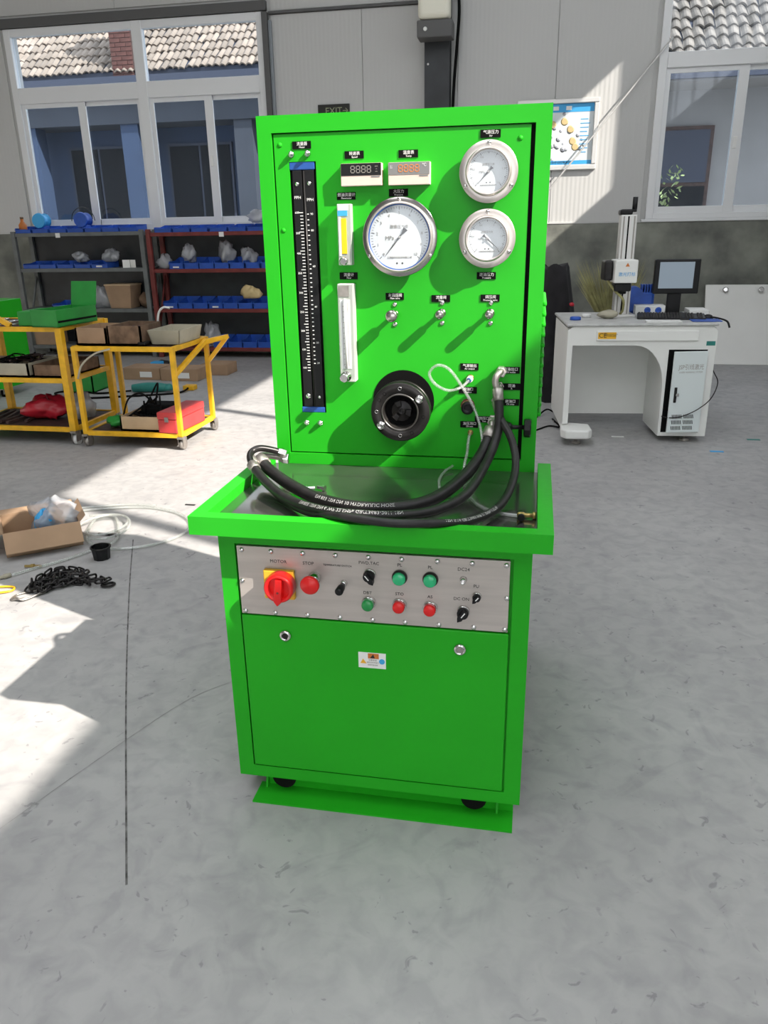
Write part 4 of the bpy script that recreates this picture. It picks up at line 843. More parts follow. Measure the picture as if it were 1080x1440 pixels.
tag(G().box(1.50, 1.64, 4.58, 4.80, 0.856, 0.90).build('white_carton', 'white', None, 0.004), 'flat white carton beside the monitor stand', 'carton')
rb = thing('control_box', 'low white control box with two round dials behind the keyboard', 'control box', (1.24, 4.72, 0.855))
G().box(-0.12, 0.10, -0.05, 0.08, 0, 0.07).build('box_body', 'white', rb, 0.005)
for x in (-0.03, 0.05): G().lathe((x, -0.05, 0.035), (0, -1, 0), [(0, 0.024), (0.006, 0.022), (0.006, 0.010), (0.002, 0.009)], 18).build('dial_knob', 'blue', rb)
bf = thing('rotary_fixture', 'dark blue cast rotary fixture standing behind the monitor', 'fixture', (1.17, 4.79, 0.855))
G().box(-0.11, 0.10, 0.0, 0.12, 0, 0.16).build('fixture_body', 'blue', bf, 0.02); G().cyl((-0.05, -0.02, 0.14), (-0.05, 0.14, 0.14), 0.06, 24).build('chuck', 'blue', bf)
for i in range(5): G().box(0.0 + i * 0.02, 0.010 + i * 0.02, 0.01, 0.11, 0.15, 0.215).build('cooling_fin', 'blue', bf, 0.002)
for x, y, r in ((0.66, 4.30, 0.04), (0.75, 4.50, 0.035)): tag(G().lathe((x, y, 0.856), (0, 0, 1), [(0, r), (0.02, r), (0.024, r - 0.01), (0.024, 0)], 18).build('tape_roll', 'blue' if r > 0.036 else 'white'), 'blue tape roll on the desk end' if r > 0.036 else 'white tape roll beside the laser column', 'tape roll')
rag = tag(G().blob((0.90, 4.40, 0.885), (0.07, 0.05, 0.03), 4).build('rag', 'beige'), 'crumpled pale rag at the foot of the laser column', 'rag')
tag(G().tube([(1.30, 4.085, 0.10 + 0.10), (1.36, 4.06, 0.195), (1.44, 4.06, 0.21), (1.54, 4.07, 0.26), (1.63, 4.12, 0.33), (1.68, 4.2, 0.43), (1.66, 4.3, 0.50), (1.645, 4.5, 0.60), (1.64, 4.7, 0.8)], 0.004, 6).build('drooping_cable', 'gunmetal'), 'thin dark cable drooping across the desk cabinet door', 'cable')
G().tube([(0.01, 0.03, 0.012), (0.04, -0.05, 0.010), (0.07, -0.13, -0.006), (0.085, -0.15, -0.05)], 0.007, 6).build('mouse_cord', 'black', ms)
# behind the bench, beside the desk
wb2 = thing('leaning_board', 'pale grey sheet board with two knobs leaning on the far wall', 'board', (2.85, 7.72, 0))
G().hexa([(-0.57, 0, 0), (0.6, 0, 0), (0.6, 0.03, 0), (-0.57, 0.03, 0)], [(-0.57, 0.36, 0.85), (0.6, 0.36, 0.85), (0.6, 0.39, 0.85), (-0.57, 0.39, 0.85)]).build('panel_sheet', 'desk', wb2, 0.006)
for x in (-0.36, 0.02): G().lathe((x, 0.33, 0.79), (0, -1, 0.42), [(0, 0.02), (0.012, 0.02), (0.02, 0.03), (0.028, 0.03), (0.032, 0.02)], 16).build('panel_knob', 'chrome', wb2)
ct = thing('cloth_heap', 'heap of black cloth hanging behind the white desk', 'cloth', (0.52, 5.75, 0))
g = G(); cols, rows = 30, 18; vs = []
for j in range(rows + 1):
    v = j / rows
    for i in range(cols):
        a = 2 * PI * i / cols; r = 0.30 - 0.12 * v ** 2 + 0.035 * math.sin(7 * a + 2 * v) * (1 - 0.6 * v) + 0.02 * math.sin(3 * a + 5 * v)
        vs.append((r * math.cos(a) * 0.75, r * math.sin(a), 1.16 * v + 0.04 * math.sin(3 * a) * v))
fs = [(j * cols + i, j * cols + (i + 1) % cols, (j + 1) * cols + (i + 1) % cols, (j + 1) * cols + i) for j in range(rows) for i in range(cols)] + [tuple(rows * cols + i for i in range(cols))]
g.add(vs, fs, True); g.build('draped_cloth', 'cloth_black', ct)
G().blob((0.16, -0.26, 0.86), (0.02, 0.012, 0.016), 9).build('pink_tag', 'foam_red', ct)
br = thing('straw_broom', 'yellow straw broom standing upside down behind the laser column', 'broom', (1.02, 5.35, 0))
G().cyl((0, 0, 0), (0.0, 0.02, 0.75), 0.014, 10).build('broom_handle', 'crate', br)
g = G(); rnd = random.Random(8)
for i in range(420):
    a = rnd.uniform(-1, 1); d = Vector((a * 0.26 - 0.05, rnd.uniform(-0.08, 0.08), rnd.uniform(0.42, 0.60))); p = Vector((a * 0.04, rnd.uniform(-0.03, 0.03), 0.66)); e = d.cross(Vector((0, 1, 0))).normalized() * 0.004
    g.add([p - e, p + e, p + d], [(0, 1, 2)]); f = Vector((0, 0.004, 0)); g.add([p - f, p + f, p + d], [(0, 1, 2)])
o = g.build('bristles', 'straw', br); o['kind'] = 'stuff'
for i, pts in enumerate(([(0.42, 4.35, 0.006), (0.52, 4.5, 0.006), (0.60, 4.42, 0.02), (0.55, 4.75, 0.006)], [(0.40, 4.7, 0.006), (0.50, 4.95, 0.04), (0.58, 5.0, 0.006), (0.66, 5.2, 0.006)])):
    tag(G().tube(pts, 0.007, 6).build('floor_cable', 'matteblack'), ('black cable curling on the floor beside the desk foot', 'black cable arching up from the floor behind the bench')[i], 'cable')
tag(G().blob((0.62, 5.45, 0.06), (0.08, 0.07, 0.06), 21, 0.35).build('plastic_bag', 'white'), 'crumpled white bag on the floor behind the desk', 'bag')
for i, (x, y) in enumerate(((1.62, 3.88), (1.95, 4.25), (0.98, 4.22))): tag(G().box(x, x + 0.09, y, y + 0.03, 0.0005, 0.003).build('tape_strip', ('sky_blue', 'teal', 'white')[i]), ('blue tape scrap on the floor by the desk foot', 'green tape scrap on the open floor', 'white paper strip on the floor under the desk')[i], 'scrap')

# ------------------------------------------------------------------ storage racks
def rack(name, label, x0, x1, levels, m, posts):
    r = thing(name, label, 'rack', (0, 0, 0))
    for x in posts:
        for y in (7.72, 8.08): G().box(x - 0.028, x + 0.028, y, y + 0.045, 0, 1.56).build('post', m, r, 0.003)
    for zz in levels:
        G().box(x0, x1, 7.73, 8.12, zz - 0.045, zz).build('shelf_board', m, r, 0.003)
    G().box(x0 + 0.02, x1 - 0.02, 8.125, 8.135, 0.06, 1.5).build('bay_shade', 'column', r)  # dark sheet standing for the shade inside the rack bays
    for x in posts[:1] + posts[-1:]: G().bar((x, 7.75, 0.3), (x, 8.09, 1.0), 0.02).build('side_brace', m, r)
    return r
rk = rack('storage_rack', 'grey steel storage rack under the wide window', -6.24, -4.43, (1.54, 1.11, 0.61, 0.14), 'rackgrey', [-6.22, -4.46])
G().box(-5.62, -5.56, 7.722, 7.728, 1.48, 1.535).build('paper_tag', 'white', rk)
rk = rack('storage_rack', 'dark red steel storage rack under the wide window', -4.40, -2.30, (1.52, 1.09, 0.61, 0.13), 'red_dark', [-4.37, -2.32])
G().box(-3.44, -3.38, 7.722, 7.728, 1.46, 1.515).build('paper_tag', 'white', rk)
def bin_mesh(w, d, h):
    g = G(); t = 0.008
    g.box(-w / 2, w / 2, 0, d, 0, t); g.box(-w / 2, -w / 2 + t, 0, d, t, h * 0.7); g.box(w / 2 - t, w / 2, 0, d, t, h * 0.7); g.box(-w / 2, w / 2, d - t, d, t, h); g.box(-w / 2, w / 2, 0, t, t, h * 0.45)
    g.box(-w / 2 - 0.006, w / 2 + 0.006, -0.006, t, h * 0.45, h * 0.53)
    g.add([(-w / 2, d * 0.55, h * 0.7), (-w / 2, d, h * 0.7), (-w / 2, d, h)], [(0, 1, 2)]); g.add([(w / 2, d * 0.55, h * 0.7), (w / 2, d, h * 0.7), (w / 2, d, h)], [(0, 1, 2)])
    return g
bm = bin_mesh(0.185, 0.30, 0.13).mesh('bin_body', 'blue'); bl = bin_mesh(0.22, 0.30, 0.085).mesh('bin_body', 'blue')
tagm = G().box(-0.04, 0.04, -0.008, -0.006, 0.012, 0.03).mesh('bin_label', 'white')
def bins(xs, zz, me, where, tags=()):
    for i, x in enumerate(xs):
        o = tag(bpy.data.objects.new('parts_bin', me), 'blue plastic parts bin on the ' + where, 'bin', 'blue bins on the ' + where); COL.objects.link(o); o.location = (x, 7.745 + random.uniform(0, 0.02), zz); o.rotation_euler = (0, 0, random.uniform(-0.03, 0.03))
        if i in tags:
            o['label'] = 'blue plastic parts bin with a white label strip on the ' + where; o['group'] = 'labelled blue bins on the ' + where
            t = bpy.data.objects.new('bin_label', tagm); COL.objects.link(t); t.parent = o
bins([-4.05, -3.85, -3.65, -3.45, -3.25, -3.05, -2.85], 1.09, bm, "red rack's upper shelf", (0,))
bins([-4.18, -3.98, -3.78, -3.58, -3.38, -3.18, -2.98, -2.78], 0.61, bm, "red rack's middle shelf", (0, 3))
bins([-3.56, -3.36, -3.16, -2.96, -2.76], 0.13, bm, "red rack's bottom shelf")
bins([-4.18, -3.94, -3.70, -3.46, -3.22, -2.98, -2.74], 1.52, bl, "red rack's top")
bins([-6.08, -5.84, -5.60, -5.36, -5.12, -4.88, -4.64], 1.54, bl, "grey rack's top")
bins([-6.05, -5.81, -5.57, -5.33, -5.09], 1.11, bl, "grey rack's upper shelf", (4,))
bins([-5.72, -5.48], 0.61, bl, "grey rack's middle shelf")
i = 0
for x, zz, rx, rz, where in ((-4.25, 1.15, 0.08, 0.09, "at the end of the red rack's upper shelf"), (-3.92, 1.26, 0.07, 0.10, "on two bins of the red rack's upper shelf"), (-3.43, 1.26, 0.10, 0.13, "standing highest on the red rack's upper shelf"), (-3.15, 1.22, 0.08, 0.09, "with a bright gleam on the red rack's upper shelf"),
                          (-3.72, 0.24, 0.09, 0.15, "beside the bins on the red rack's bottom shelf"), (-5.42, 1.24, 0.08, 0.06, "on the bins of the grey rack's upper shelf"), (-5.0, 1.25, 0.09, 0.07, "next to white cards on the grey rack's upper shelf"), (-5.22, 0.73, 0.14, 0.12, "on the grey rack's middle shelf"), (-3.0, 1.68, 0.12, 0.07, "on top of the red rack")):
    i += 1; tag(G().blob((x, 7.90, zz), (rx, 0.08, rz), 30 + i, 0.5, 16, 11).build('plastic_bag', 'bag_clear'), 'crumpled clear plastic bag ' + where, 'bag')
for x, a in ((-4.72, 0.3), (-4.63, -0.4)): 
    o = tag(G().box(-0.045, 0.045, -0.004, 0.004, 0, 0.095).build('white_card', 'white'), 'small white card on the grey rack’s upper shelf'.replace('’', "'"), 'card', "white cards on the grey rack"); o.location = (x, 7.76, 1.11); o.rotation_euler = (0, 0, a)
bk = thing('cardboard_tub', "tapered brown cardboard tub on the grey rack's middle shelf", 'tub', (-4.88, 7.90, 0.61))
g = G(); g.hexa([(-0.14, -0.12, 0), (0.14, -0.12, 0), (0.14, 0.12, 0), (-0.14, 0.12, 0)], [(-0.18, -0.15, 0.29), (0.18, -0.15, 0.29), (0.18, 0.15, 0.29), (-0.18, 0.15, 0.29)]); g.build('tub_body', 'cardboard', bk, 0.006); G().box(-0.185, 0.185, -0.155, 0.155, 0.28, 0.30).build('tub_rim', 'cardboard_light', bk, 0.004)
tag(G().blob((-4.58, 7.9, 0.70), (0.08, 0.07, 0.09), 55, 0.3).build('rusty_casting', 'crate'), 'brown rusty casting beside the cardboard tub', 'casting')
tag(G().blob((-3.12, 7.80, 0.80), (0.11, 0.05, 0.07), 58, 0.5).build('cable_bundle', 'print_tan'), "tan and black cable bundle on the red rack's bins", 'cable bundle')
for k, (x, zz) in enumerate(((-5.88, 1.67), (-5.30, 1.67))):
    o = thing('valve_casting', ('blue cast valve body beside an orange bottle', 'blue cast valve body with a thin wire hoop')[k], 'valve', (x, 7.88, 1.575))
    G().lathe((0, -0.08, 0.11), (0, 1, 0), [(0, 0.085), (0.03, 0.095), (0.05, 0.07), (0.13, 0.07), (0.15, 0.09)], 20).build('valve_body', 'sky_blue' if k == 0 else 'blue', o); G().box(-0.06, 0.06, -0.06, 0.06, 0.0, 0.05).build('valve_foot', 'blue', o, 0.005)
    if k: G().tube([(0.16 * math.cos(a) , 0.0, 0.10 + 0.16 * math.sin(a)) for a in [j * PI / 8 for j in range(9)]], 0.005, 6).build('wire_hoop', 'gunmetal', o)
ob = thing('orange_bottle', 'orange plastic bottle on the end of the grey rack', 'bottle', (-6.14, 7.85, 1.541)); G().lathe((0, 0, 0), (0, 0, 1), [(0, 0.05), (0.10, 0.05), (0.14, 0.02), (0.17, 0.02)], 16).build('bottle_body', 'orange', ob); G().lathe((0, 0, 0.17), (0, 0, 1), [(0, 0.022), (0.025, 0.022)], 12).build('bottle_cap', 'crate', ob)
for x, zz, w, lab in ((-6.02, 0.14, 0.30, 'brown carton on the grey rack’s bottom shelf'), (-5.40, 0.14, 0.34, 'pale printed carton on the grey rack’s bottom shelf'), (-4.9, 0.14, 0.26, 'dark carton at the back of the grey rack’s bottom shelf')):
    tag(G().box(x - w / 2, x + w / 2, 7.76, 8.05, zz, zz + 0.17).build('carton', {'b': 'cardboard', 'p': 'beige', 'd': 'crate'}[lab[0]], None, 0.006), lab.replace('’', "'"), 'carton')

# ------------------------------------------------------------------ yellow trolleys
def caster(parent, x, y, m='rubber', h=0.10):
    o = G().box(x - 0.022, x + 0.022, y - 0.03, y + 0.03, h * 0.85, h).build('caster', 'dullmetal', parent)
    for s in (-1, 1): G().box(x + s * 0.019 - 0.002, x + s * 0.019 + 0.002, y - 0.02, y + 0.045, 0.03, h * 0.9).build('caster_fork', 'dullmetal', o)
    G().cyl((x - 0.014, y + 0.022, 0.042), (x + 0.014, y + 0.022, 0.042), 0.042, 18).build('caster_wheel', m, o)
def trolley(label, x0, x1, y0, y1, levels, tw, handle, wheel):
    t = thing('trolley', label, 'trolley', (0, 0, 0)); zb, zt = levels[0], levels[-1]
    for x in (x0, x1):
        for y in (y0, y1):
            G().box(x - tw / 2, x + tw / 2, y - tw / 2, y + tw / 2, zb - 0.02, zt).build('leg', 'yellow', t, 0.003); caster(t, x, y, wheel, zb - 0.02)
    for zz in levels:
        g = G(); w = 0.03
        g.box(x0, x1, y0 - w / 2, y0 + w / 2, zz - w, zz + 0.004); g.box(x0, x1, y1 - w / 2, y1 + w / 2, zz - w, zz + 0.004); g.box(x0 - w / 2, x0 + w / 2, y0, y1, zz - w, zz + 0.004); g.box(x1 - w / 2, x1 + w / 2, y0, y1, zz - w, zz + 0.004)
        g.build('shelf_rail', 'yellow', t, 0.002); G().box(x0 + 0.01, x1 - 0.01, y0 + 0.01, y1 - 0.01, zz - 0.012, zz - 0.004).build('shelf_deck', 'rust', t)
    return t
t1 = trolley('yellow two-deck trolley with a push handle, loaded with crates', -2.90, -2.14, 3.46, 4.06, (0.12, 0.745), 0.034, True, 'dullmetal')
hs = 0.03
G().bar((-2.14, 3.46, 0.55), (-2.10, 3.95, 0.725), hs).build('handle_stay', 'yellow', t1); G().bar((-2.10, 3.95, 0.725), (-1.97, 4.08, 0.745), hs).build('handle_arm', 'yellow', t1); G().bar((-2.13, 4.06, 0.56), (-1.97, 4.08, 0.745), hs).build('handle_stay', 'yellow', t1)
G().bar((-2.14, 4.06, 0.70), (-1.96, 4.08, 0.748), hs).build('handle_grip', 'yellow', t1)
t2 = trolley('taller yellow three-deck trolley carrying a green tool box', -3.98, -3.02, 3.50, 4.12, (0.13, 0.50, 0.875), 0.05, False, 'white')
G().bar((-3.42, 3.52, 0.885), (-3.75, 3.52, 1.06), 0.032).build('handle_stay', 'yellow', t2); G().bar((-3.75, 3.52, 1.06), (-4.15, 3.52, 1.10), 0.032).build('handle_arm', 'yellow', t2)
def open_box(name, label, cat, c, w, d, h, m, rz=0.0, t=0.012, flaps=None, slant=0.0):
    o = thing(name, label, cat, c, rz); s = slant
    g = G(); g.box(-w / 2 + s, w / 2 - s, -d / 2 + s, d / 2 - s, 0, t)
    q0 = [(-w / 2 + s, -d / 2 + s), (w / 2 - s, -d / 2 + s), (w / 2 - s, d / 2 - s), (-w / 2 + s, d / 2 - s)]; q1 = [(-w / 2, -d / 2), (w / 2, -d / 2), (w / 2, d / 2), (-w / 2, d / 2)]
    for i in range(4):
        a0, b0, a1, b1 = q0[i], q0[(i + 1) % 4], q1[i], q1[(i + 1) % 4]; n = Vector((-(b0[1] - a0[1]), b0[0] - a0[0], 0)).normalized() * t
        g.hexa([(*a0, 0), (*b0, 0), (b0[0] + n.x, b0[1] + n.y, 0), (a0[0] + n.x, a0[1] + n.y, 0)], [(*a1, h), (*b1, h), (b1[0] + n.x, b1[1] + n.y, h), (a1[0] + n.x, a1[1] + n.y, h)])
    g.build('box_shell', m, o)
    return o
bx = open_box('cardboard_box', 'open cardboard box at the end of the handled trolley', 'box', (-2.78, 3.68, 0.751), 0.24, 0.34, 0.12, 'cardboard')
bx = open_box('wooden_crate', 'dark open wooden crate in the middle of the handled trolley', 'crate', (-2.52, 3.68, 0.751), 0.26, 0.34, 0.135, 'crate')
for k in range(5): G().cyl((-0.09 + 0.045 * k, -0.12, 0.07), (-0.07 + 0.04 * k, 0.12, 0.09), 0.018, 8).build('rod', 'rust', bx)
tag(G().tube([(-2.42, 3.85, 0.88), (-2.40, 3.85, 0.95), (-2.36, 3.85, 0.985), (-2.31, 3.85, 0.98)], 0.008, 8).build('white_hook', 'white'), 'curved white hook sticking up from the wooden crate', 'hook')
open_box('plastic_tray', 'beige plastic tray with sloping sides on the handled trolley', 'tray', (-2.24, 3.76, 0.751), 0.25, 0.40, 0.10, 'beige', 0, 0.008, None, 0.02)
tag(G().box(-2.42, -2.36, 3.50, 3.60, 0.751, 0.775).build('black_tool', 'black', None, 0.008), 'flat black tool between the crate and the beige tray', 'tool')
tag(G().tube([(-2.60, 3.43, 0.735), (-2.72, 3.42, 0.70), (-2.83, 3.42, 0.62), (-2.88, 3.425, 0.52)], 0.007, 8).build('pale_cord', 'beige'), 'pale cord hanging down from the handled trolley', 'cord')
wc = open_box('wooden_crate', 'low pale crate with black cables on the lower deck', 'crate', (-2.45, 3.70, 0.126), 0.36, 0.42, 0.105, 'cardboard_light')
for k in range(7):
    r = random.Random(k + 40); G().tube([(r.uniform(-0.15, 0.15), r.uniform(-0.18, 0.1), 0.06 + r.uniform(0, 0.05)) for _ in range(5)] + [(r.uniform(-0.1, 0.1), r.uniform(-0.1, 0.1), 0.20)], 0.007, 6).build('cable', 'matteblack', wc)
G().box(-0.10, 0.16, -0.05, 0.15, 0.06, 0.16).build('black_tool_body', 'matteblack', wc, 0.03)
tag(G().tube([(-2.64, 3.55, 0.20), (-2.60, 3.6, 0.34), (-2.50, 3.62, 0.38), (-2.42, 3.65, 0.30), (-2.38, 3.6, 0.33), (-2.36, 3.62, 0.46), (-2.44, 3.65, 0.36)], 0.007, 6).build('black_cable', 'matteblack'), 'black cable looping above the pale crate', 'cable')
rb = thing('red_tool_box', 'red metal tool box on the lower trolley deck', 'tool box', (-2.215, 3.66, 0.126), math.radians(-4)); G().box(-0.075, 0.075, -0.22, 0.22, 0, 0.10).build('box_body', 'red_box', rb, 0.006); G().box(-0.078, 0.078, -0.223, 0.223, 0.102, 0.155).build('box_lid', 'red_box', rb, 0.008); G().box(-0.015, 0.015, -0.228, -0.222, 0.085, 0.12).build('clasp', 'dullmetal', rb)
tag(G().blob((-2.72, 3.62, 0.165), (0.08, 0.09, 0.04), 71, 0.3).build('green_rag', 'green_dull'), 'dull green rag on the lower trolley deck', 'rag')
# green tool box on the taller trolley
gb = thing('green_tool_box', 'open green metal tool box with raised lid on the taller trolley', 'tool box', (-3.075, 3.72, 0.880), math.radians(-6))
g = G(); g.box(-0.11, 0.11, -0.26, 0.2, 0, 0.01); g.box(-0.11, -0.10, -0.26, 0.2, 0, 0.12); g.box(0.10, 0.11, -0.26, 0.2, 0, 0.12); g.box(-0.10, 0.10, -0.26, -0.25, 0, 0.12); g.box(-0.10, 0.10, 0.19, 0.2, 0, 0.12); g.build('box_body', 'green_dull', gb)
G().box(0.1105, 0.1125, -0.25, 0.19, 0.03, 0.045).build('drawer_slot', 'matteblack', gb); G().hexa([(-0.11, 0.20, 0.12), (0.11, 0.20, 0.12), (0.11, 0.21, 0.12), (-0.11, 0.21, 0.12)], [(-0.11, 0.24, 0.29), (0.11, 0.24, 0.29), (0.11, 0.25, 0.29), (-0.11, 0.25, 0.29)]).build('box_lid', 'green_dull', gb)
ga = tag(G().box(-3.36, -3.19, 3.53, 3.82, 0.880, 0.985).build('green_carton', 'green_dull', None, 0.006), 'small green carton beside the open tool box', 'carton')
for k in range(7):
    r = random.Random(k + 90); x, y = -3.40 - 0.06 * k, 3.56 + r.uniform(0, 0.3); a = r.uniform(-1, 1)
    o = thing('spanner', 'steel spanner lying on the taller trolley', 'spanner', (x, y, 0.882 + 0.004 * (k % 3)), a, 'spanners on the taller trolley'); G().box(-0.006, 0.006, -0.08, 0.08, 0, 0.008).build('shank', 'chrome', o, 0.002); G().lathe((0, 0.09, 0), (0, 0, 1), [(0, 0.017), (0.010, 0.017), (0.010, 0.009), (0, 0.009)], 10).build('ring_end', 'chrome', o)
# middle and bottom deck of the taller trolley
bx = open_box('wooden_crate', 'brown crate full of wire on the middle deck', 'crate', (-3.17, 3.76, 0.506), 0.28, 0.46, 0.09, 'crate')
bx = open_box('cardboard_box', 'shallow worn box of wires on the middle deck', 'box', (-3.50, 3.72, 0.506), 0.32, 0.40, 0.10, 'beige')
for k in range(9):
    r = random.Random(k + 140); G().tube([(r.uniform(-0.15, 0.15), r.uniform(-0.19, 0.19), 0.07 + r.uniform(0, 0.06)) for _ in range(5)], 0.006, 6).build('wire', 'rust' if k % 2 else 'matteblack', bx)
tag(G().box(-3.80, -3.68, 3.53, 3.80, 0.506, 0.62).build('carton', 'cardboard_light', None, 0.005), 'light brown carton at the end of the middle deck', 'carton')
tag(G().blob((-3.42, 3.80, 0.215), (0.16, 0.13, 0.085), 77, 0.4, 18, 12).build('red_bag', 'foam_red'), 'crumpled red plastic bag on the lowest deck', 'bag')
tag(G().blob((-3.16, 3.86, 0.22), (0.11, 0.12, 0.10), 79, 0.4, 18, 12).build('plastic_bag', 'bag_clear'), 'crumpled clear bag on the lowest deck beside the red bag', 'bag')
for k in range(6):
    r = random.Random(k + 210); o = tag(G().box(-0.012, 0.012, -r.uniform(0.15, 0.28), 0.2, 0, 0.018).build('steel_bar', 'rust'), 'rusty steel bar on the lowest trolley deck', 'bar', 'steel bars on the lowest trolley deck'); o.location = (-3.88 + 0.07 * k, 3.76, 0.135); o.rotation_euler = (0, 0, r.uniform(-0.25, 0.25))
# things on the floor behind the trolleys
gc = thing('green_cabinet', 'bright green steel cabinet on casters at the wall end', 'cabinet', (-5.15, 5.05, 0)); G().box(-0.42, 0.42, 0, 0.5, 0.09, 0.92).build('cabinet_body', 'green', gc, 0.006)
for x in (-0.36, 0.36): caster(gc, x, 0.06, 'matteblack', 0.09)
for k, (x0, x1, y, hh, lab) in enumerate(((-4.05, -3.62, 6.15, 0.13, 'flat brown carton at the crate end of the row behind the trolleys'), (-3.60, -3.17, 6.12, 0.13, 'flat brown carton with a white sticker behind the trolleys'), (-3.30, -2.98, 6.50, 0.12, 'flat brown carton set furthest back behind the trolleys'))):
    o = thing('flat_carton', lab, 'carton', ((x0 + x1) / 2, y, 0)); w = (x1 - x0) / 2; G().box(-w, w, 0, 0.3, 0, hh).build('carton_body', 'cardboard', o, 0.006)
    if k < 2: G().box(-0.02, 0.12, -0.002, 0.0, 0.03, 0.09).build('sticker', 'white', o)
gbx = open_box('green_crate', 'dull green plastic crate on the floor behind the trolleys', 'crate', (-4.15, 5.55, 0), 0.34, 0.30, 0.20, 'green_dull')
tl = thing('angle_grinder', 'teal power tool lying on the floor with its black lead', 'power tool', (-3.42, 5.50, 0), math.radians(12))
G().tube([(-0.17, 0, 0.045), (-0.05, 0.0, 0.05), (0.08, 0, 0.05), (0.17, 0.0, 0.045)], lambda t: 0.038 + 0.012 * math.sin(t * PI), 12).build('tool_body', 'teal', tl); G().lathe((0.19, 0, 0.02), (0, 0, 1), [(0, 0.05), (0.02, 0.055), (0.06, 0.03)], 16).build('gear_head', 'teal', tl); G().cyl((0.06, 0.03, 0.05), (0.02, 0.14, 0.05), 0.016, 10).build('side_handle', 'black', tl)
tag(G().tube([(-3.6, 5.46, 0.02), (-3.9, 5.35, 0.01), (-4.2, 5.45, 0.01), (-4.35, 5.3, 0.01), (-4.0, 5.1, 0.01), (-3.5, 5.25, 0.01), (-3.1, 5.45, 0.01), (-3.06, 5.66, 0.03)], 0.010, 6).build('power_lead', 'matteblack'), 'black power lead snaking over the floor behind the trolleys', 'lead')
tag(G().box(-3.12, -3.00, 5.62, 5.72, 0, 0.05).build('plug', 'yellow', None, 0.01), 'yellow plug at the end of the black lead', 'plug')
tag(G().blob((-4.0, 7.0, 0.04), (0.09, 0.06, 0.04), 91).build('rag', 'gunmetal'), 'dark rag on the floor in front of the racks', 'rag')
tag(G().box(-4.02, -3.9, 6.72, 6.84, 0, 0.10).build('blue_tin', 'sky_blue', None, 0.01), 'small blue tin on the floor behind the cartons', 'tin')

# ------------------------------------------------------------------ things on the floor beside the bench
cb = thing('cardboard_box', 'open brown cardboard box with folded flaps on the floor beside the bench', 'box', (-2.10, 1.66, 0), math.radians(38))
w, d, hh, t = 0.36, 0.30, 0.125, 0.004
g = G(); g.box(-w / 2, w / 2, -d / 2, d / 2, 0, t); g.box(-w / 2, w / 2, -d / 2, -d / 2 + t, 0, hh); g.box(-w / 2, w / 2, d / 2 - t, d / 2, 0, hh); g.box(-w / 2, -w / 2 + t, -d / 2, d / 2, 0, hh); g.box(w / 2 - t, w / 2, -d / 2, d / 2, 0, hh); g.build('box_shell', 'cardboard', cb)
def flap(a, b, out):
    a, b, out = Vector(a), Vector(b), Vector(out); n = Vector((0, 0, t)); G().hexa([a, b, b + out, a + out], [a + n, b + n, b + out + n, a + out + n]).build('flap', 'cardboard', cb)
flap((-w / 2, -d / 2, hh), (w / 2, -d / 2, hh), (0, -0.07, -0.085)); flap((-w / 2, d / 2, hh), (-w / 2, -d / 2, hh), (-0.12, 0, -0.02)); flap((w / 2, -d / 2, hh), (w / 2, d / 2, hh), (0.03, 0, 0.03)); flap((w / 2, d / 2, hh), (-w / 2, d / 2, hh), (0, 0.06, 0.01))
tag(G().blob((-2.05, 1.70, 0.115), (0.10, 0.08, 0.09), 101, 0.5, 16, 11).build('plastic_bag', 'bag_clear'), 'clear bag of parts sticking out of the cardboard box', 'bag')
tag(G().blob((-2.07, 1.66, 0.10), (0.045, 0.04, 0.075), 103, 0.3).build('blue_packet', 'sky_blue'), 'blue packet inside the open cardboard box', 'packet')
FT = [(-2.45, 1.66, 0.012), (-2.42, 1.80, 0.03), (-2.345, 1.93, 0.02), (-2.212, 2.06, 0.012), (-2.005, 2.16, 0.012), (-1.793, 2.21, 0.010), (-1.585, 2.15, 0.010), (-1.45, 2.03, 0.010), (-1.40, 1.90, 0.010), (-1.43, 1.77, 0.010), (-1.534, 1.65, 0.010), (-1.70, 1.60, 0.010), (-1.84, 1.66, 0.016), (-1.92, 1.80, 0.022), (-1.98, 2.00, 0.016), (-1.90, 2.03, 0.016), (-1.77, 1.84, 0.016), (-1.70, 1.67, 0.020), (-1.77, 1.56, 0.010), (-1.84, 1.43, 0.010), (-1.92, 1.32, 0.010), (-1.985, 1.23, 0.010)]
ft = thing('clear_hose', 'long clear plastic hose looped across the floor round the box', 'hose')
G().tube(FT, 0.0085, 8, 8).build('hose_body', 'tube_clear', ft)
G().lathe((-1.985, 1.23, 0.012), (-0.5, -0.6, 0), [(0, 0.010), (0.03, 0.012), (0.034, 0.008), (0.05, 0.008)], 10).build('hose_end', 'beige', ft)
h2t = [(-2.02, 1.98, 0.03), (-1.85, 2.02, 0.03), (-1.75, 1.90, 0.03), (-1.78, 1.75, 0.028), (-1.90, 1.72, 0.03), (-1.99, 1.84, 0.034), (-1.93, 1.98, 0.036), (-1.80, 1.98, 0.036), (-1.71, 1.84, 0.03), (-1.74, 1.69, 0.03), (-1.84, 1.66, 0.03)]
tag(G().tube(h2t, 0.007, 8, 8).build('hose_coil', 'tube_clear'), 'small coil of clear hose beside the cardboard box', 'hose')
tag(G().tube([(-2.5, 1.80, 0.012), (-2.38, 2.00, 0.012), (-2.2, 2.12, 0.012), (-1.95, 2.23, 0.012), (-1.75, 2.24, 0.012)], 0.007, 8, 8).build('clear_hose', 'tube_clear'), 'second clear hose trailing behind the cardboard box', 'hose')
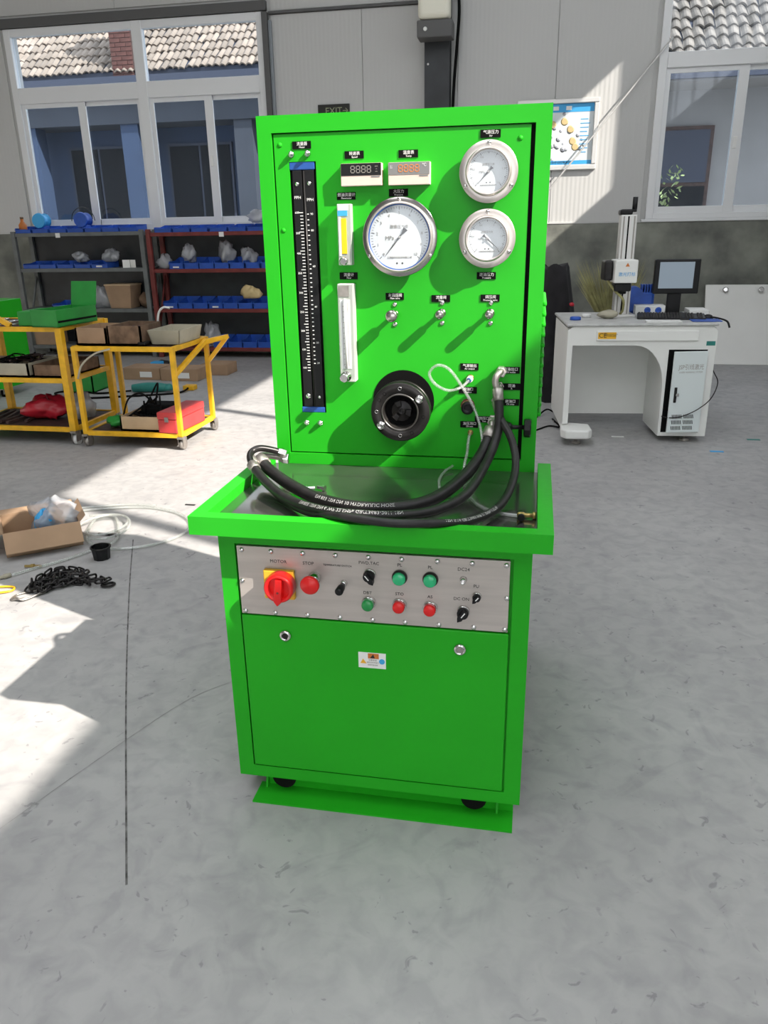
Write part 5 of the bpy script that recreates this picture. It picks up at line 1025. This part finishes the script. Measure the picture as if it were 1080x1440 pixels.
pc = thing('plastic_cup', 'black plastic cup standing on the floor beside the chain', 'cup', (-1.675, 1.50, 0)); G().lathe((0, 0, 0), (0, 0, 1), [(0, 0.040), (0.060, 0.047), (0.064, 0.047), (0.064, 0.043), (0.006, 0.037), (0.006, 0)], 10, False).build('cup_body', 'black', pc); G().lathe((0, 0, 0.056), (0, 0, 1), [(0, 0.047), (0, 0.050), (0.008, 0.050), (0.008, 0.046)], 24, True, False).build('cup_rim', 'gunmetal', pc)
tag(G().box(-1.86, -1.74, 1.78, 1.795, 0, 0.010).build('dark_strip', 'gunmetal'), 'dark strip of metal lying behind the black cup', 'strip')
# chain: each link is a part
CH = [(-1.80, 1.10), (-1.81, 1.20), (-1.785, 1.29), (-1.70, 1.315), (-1.63, 1.28), (-1.61, 1.235), (-1.66, 1.21), (-1.72, 1.25), (-1.76, 1.22), (-1.72, 1.16), (-1.725, 1.09), (-1.77, 1.13), (-1.74, 1.18), (-1.68, 1.15), (-1.64, 1.19), (-1.60, 1.20), (-1.56, 1.235), (-1.53, 1.24), (-1.49, 1.215)]
chn = thing('chain', 'heavy dark steel chain heaped on the floor', 'chain')
link = G().tube([(0.021, 0.009, 0), (0.021, -0.009, 0), (0.012, -0.014, 0), (-0.012, -0.014, 0), (-0.021, -0.009, 0), (-0.021, 0.009, 0), (-0.012, 0.014, 0), (0.012, 0.014, 0)], 0.0048, 6, 2, True).mesh('link', 'gunmetal')
CH += [(-1.56, 1.19), (-1.63, 1.24), (-1.70, 1.20), (-1.75, 1.27), (-1.79, 1.24), (-1.77, 1.17), (-1.81, 1.14), (-1.76, 1.09), (-1.71, 1.13), (-1.66, 1.18), (-1.69, 1.27)]
P = spline([(x, y, 0) for x, y in CH], 12); acc = 0; nxt = 0; k = 0
for a, b in zip(P[:-1], P[1:]):
    acc += (b - a).length
    if acc >= nxt:
        nxt += 0.031; o = bpy.data.objects.new('link', link); COL.objects.link(o); o.parent = chn; t = b - a
        o.location = (a.x, a.y, 0.012 + 0.018 * random.random()); o.rotation_euler = (PI / 2 * (k % 2) + random.uniform(-0.5, 0.5), random.uniform(-0.25, 0.25), math.atan2(t.y, t.x)); k += 1
G().tube([(-1.50, 1.20, 0.010), (-1.47, 1.225, 0.010), (-1.45, 1.215, 0.010), (-1.46, 1.19, 0.010), (-1.49, 1.185, 0.010)], 0.006, 8, 5, True).build('end_hook', 'gunmetal', chn)
wl = thing('wire_sling', 'small pale wire sling lying in the sun beside the chain', 'sling'); 
for k in range(4): G().tube([(-1.82 + 0.01 * k, 1.00, 0.006 + 0.004 * k), (-1.76, 1.04 - 0.01 * k, 0.008), (-1.72, 1.10, 0.006 + 0.003 * k), (-1.77, 1.10 + 0.01 * k, 0.008), (-1.83, 1.05, 0.006)], 0.0035, 6, 6, True).build('wire_loop', 'dullmetal', wl)
bfit = thing('brass_fitting', 'brass hose fitting lying in front of the cardboard box', 'fitting', (-1.93, 1.33, 0)); G().lathe((-0.05, 0.0, 0.012), (1, 0.2, 0), [(0, 0.007), (0.03, 0.007), (0.03, 0.011), (0.045, 0.011), (0.045, 0.006), (0.08, 0.006)], 8, False).build('fitting_body', 'brass', bfit)
ys = tag(G().tube([(-2.00, 1.10, 0.008), (-1.90, 1.12, 0.008), (-1.88, 1.08, 0.008), (-1.95, 1.04, 0.008)], 0.005, 6).build('yellow_clip', 'yellow'), 'small yellow wire clip on the sunlit floor', 'clip')
tag(G().box(-1.6, -1.54, 2.30, 2.315, 0.0005, 0.004).build('dark_scrap', 'ink'), 'small dark scrap on the sunlit floor', 'scrap')
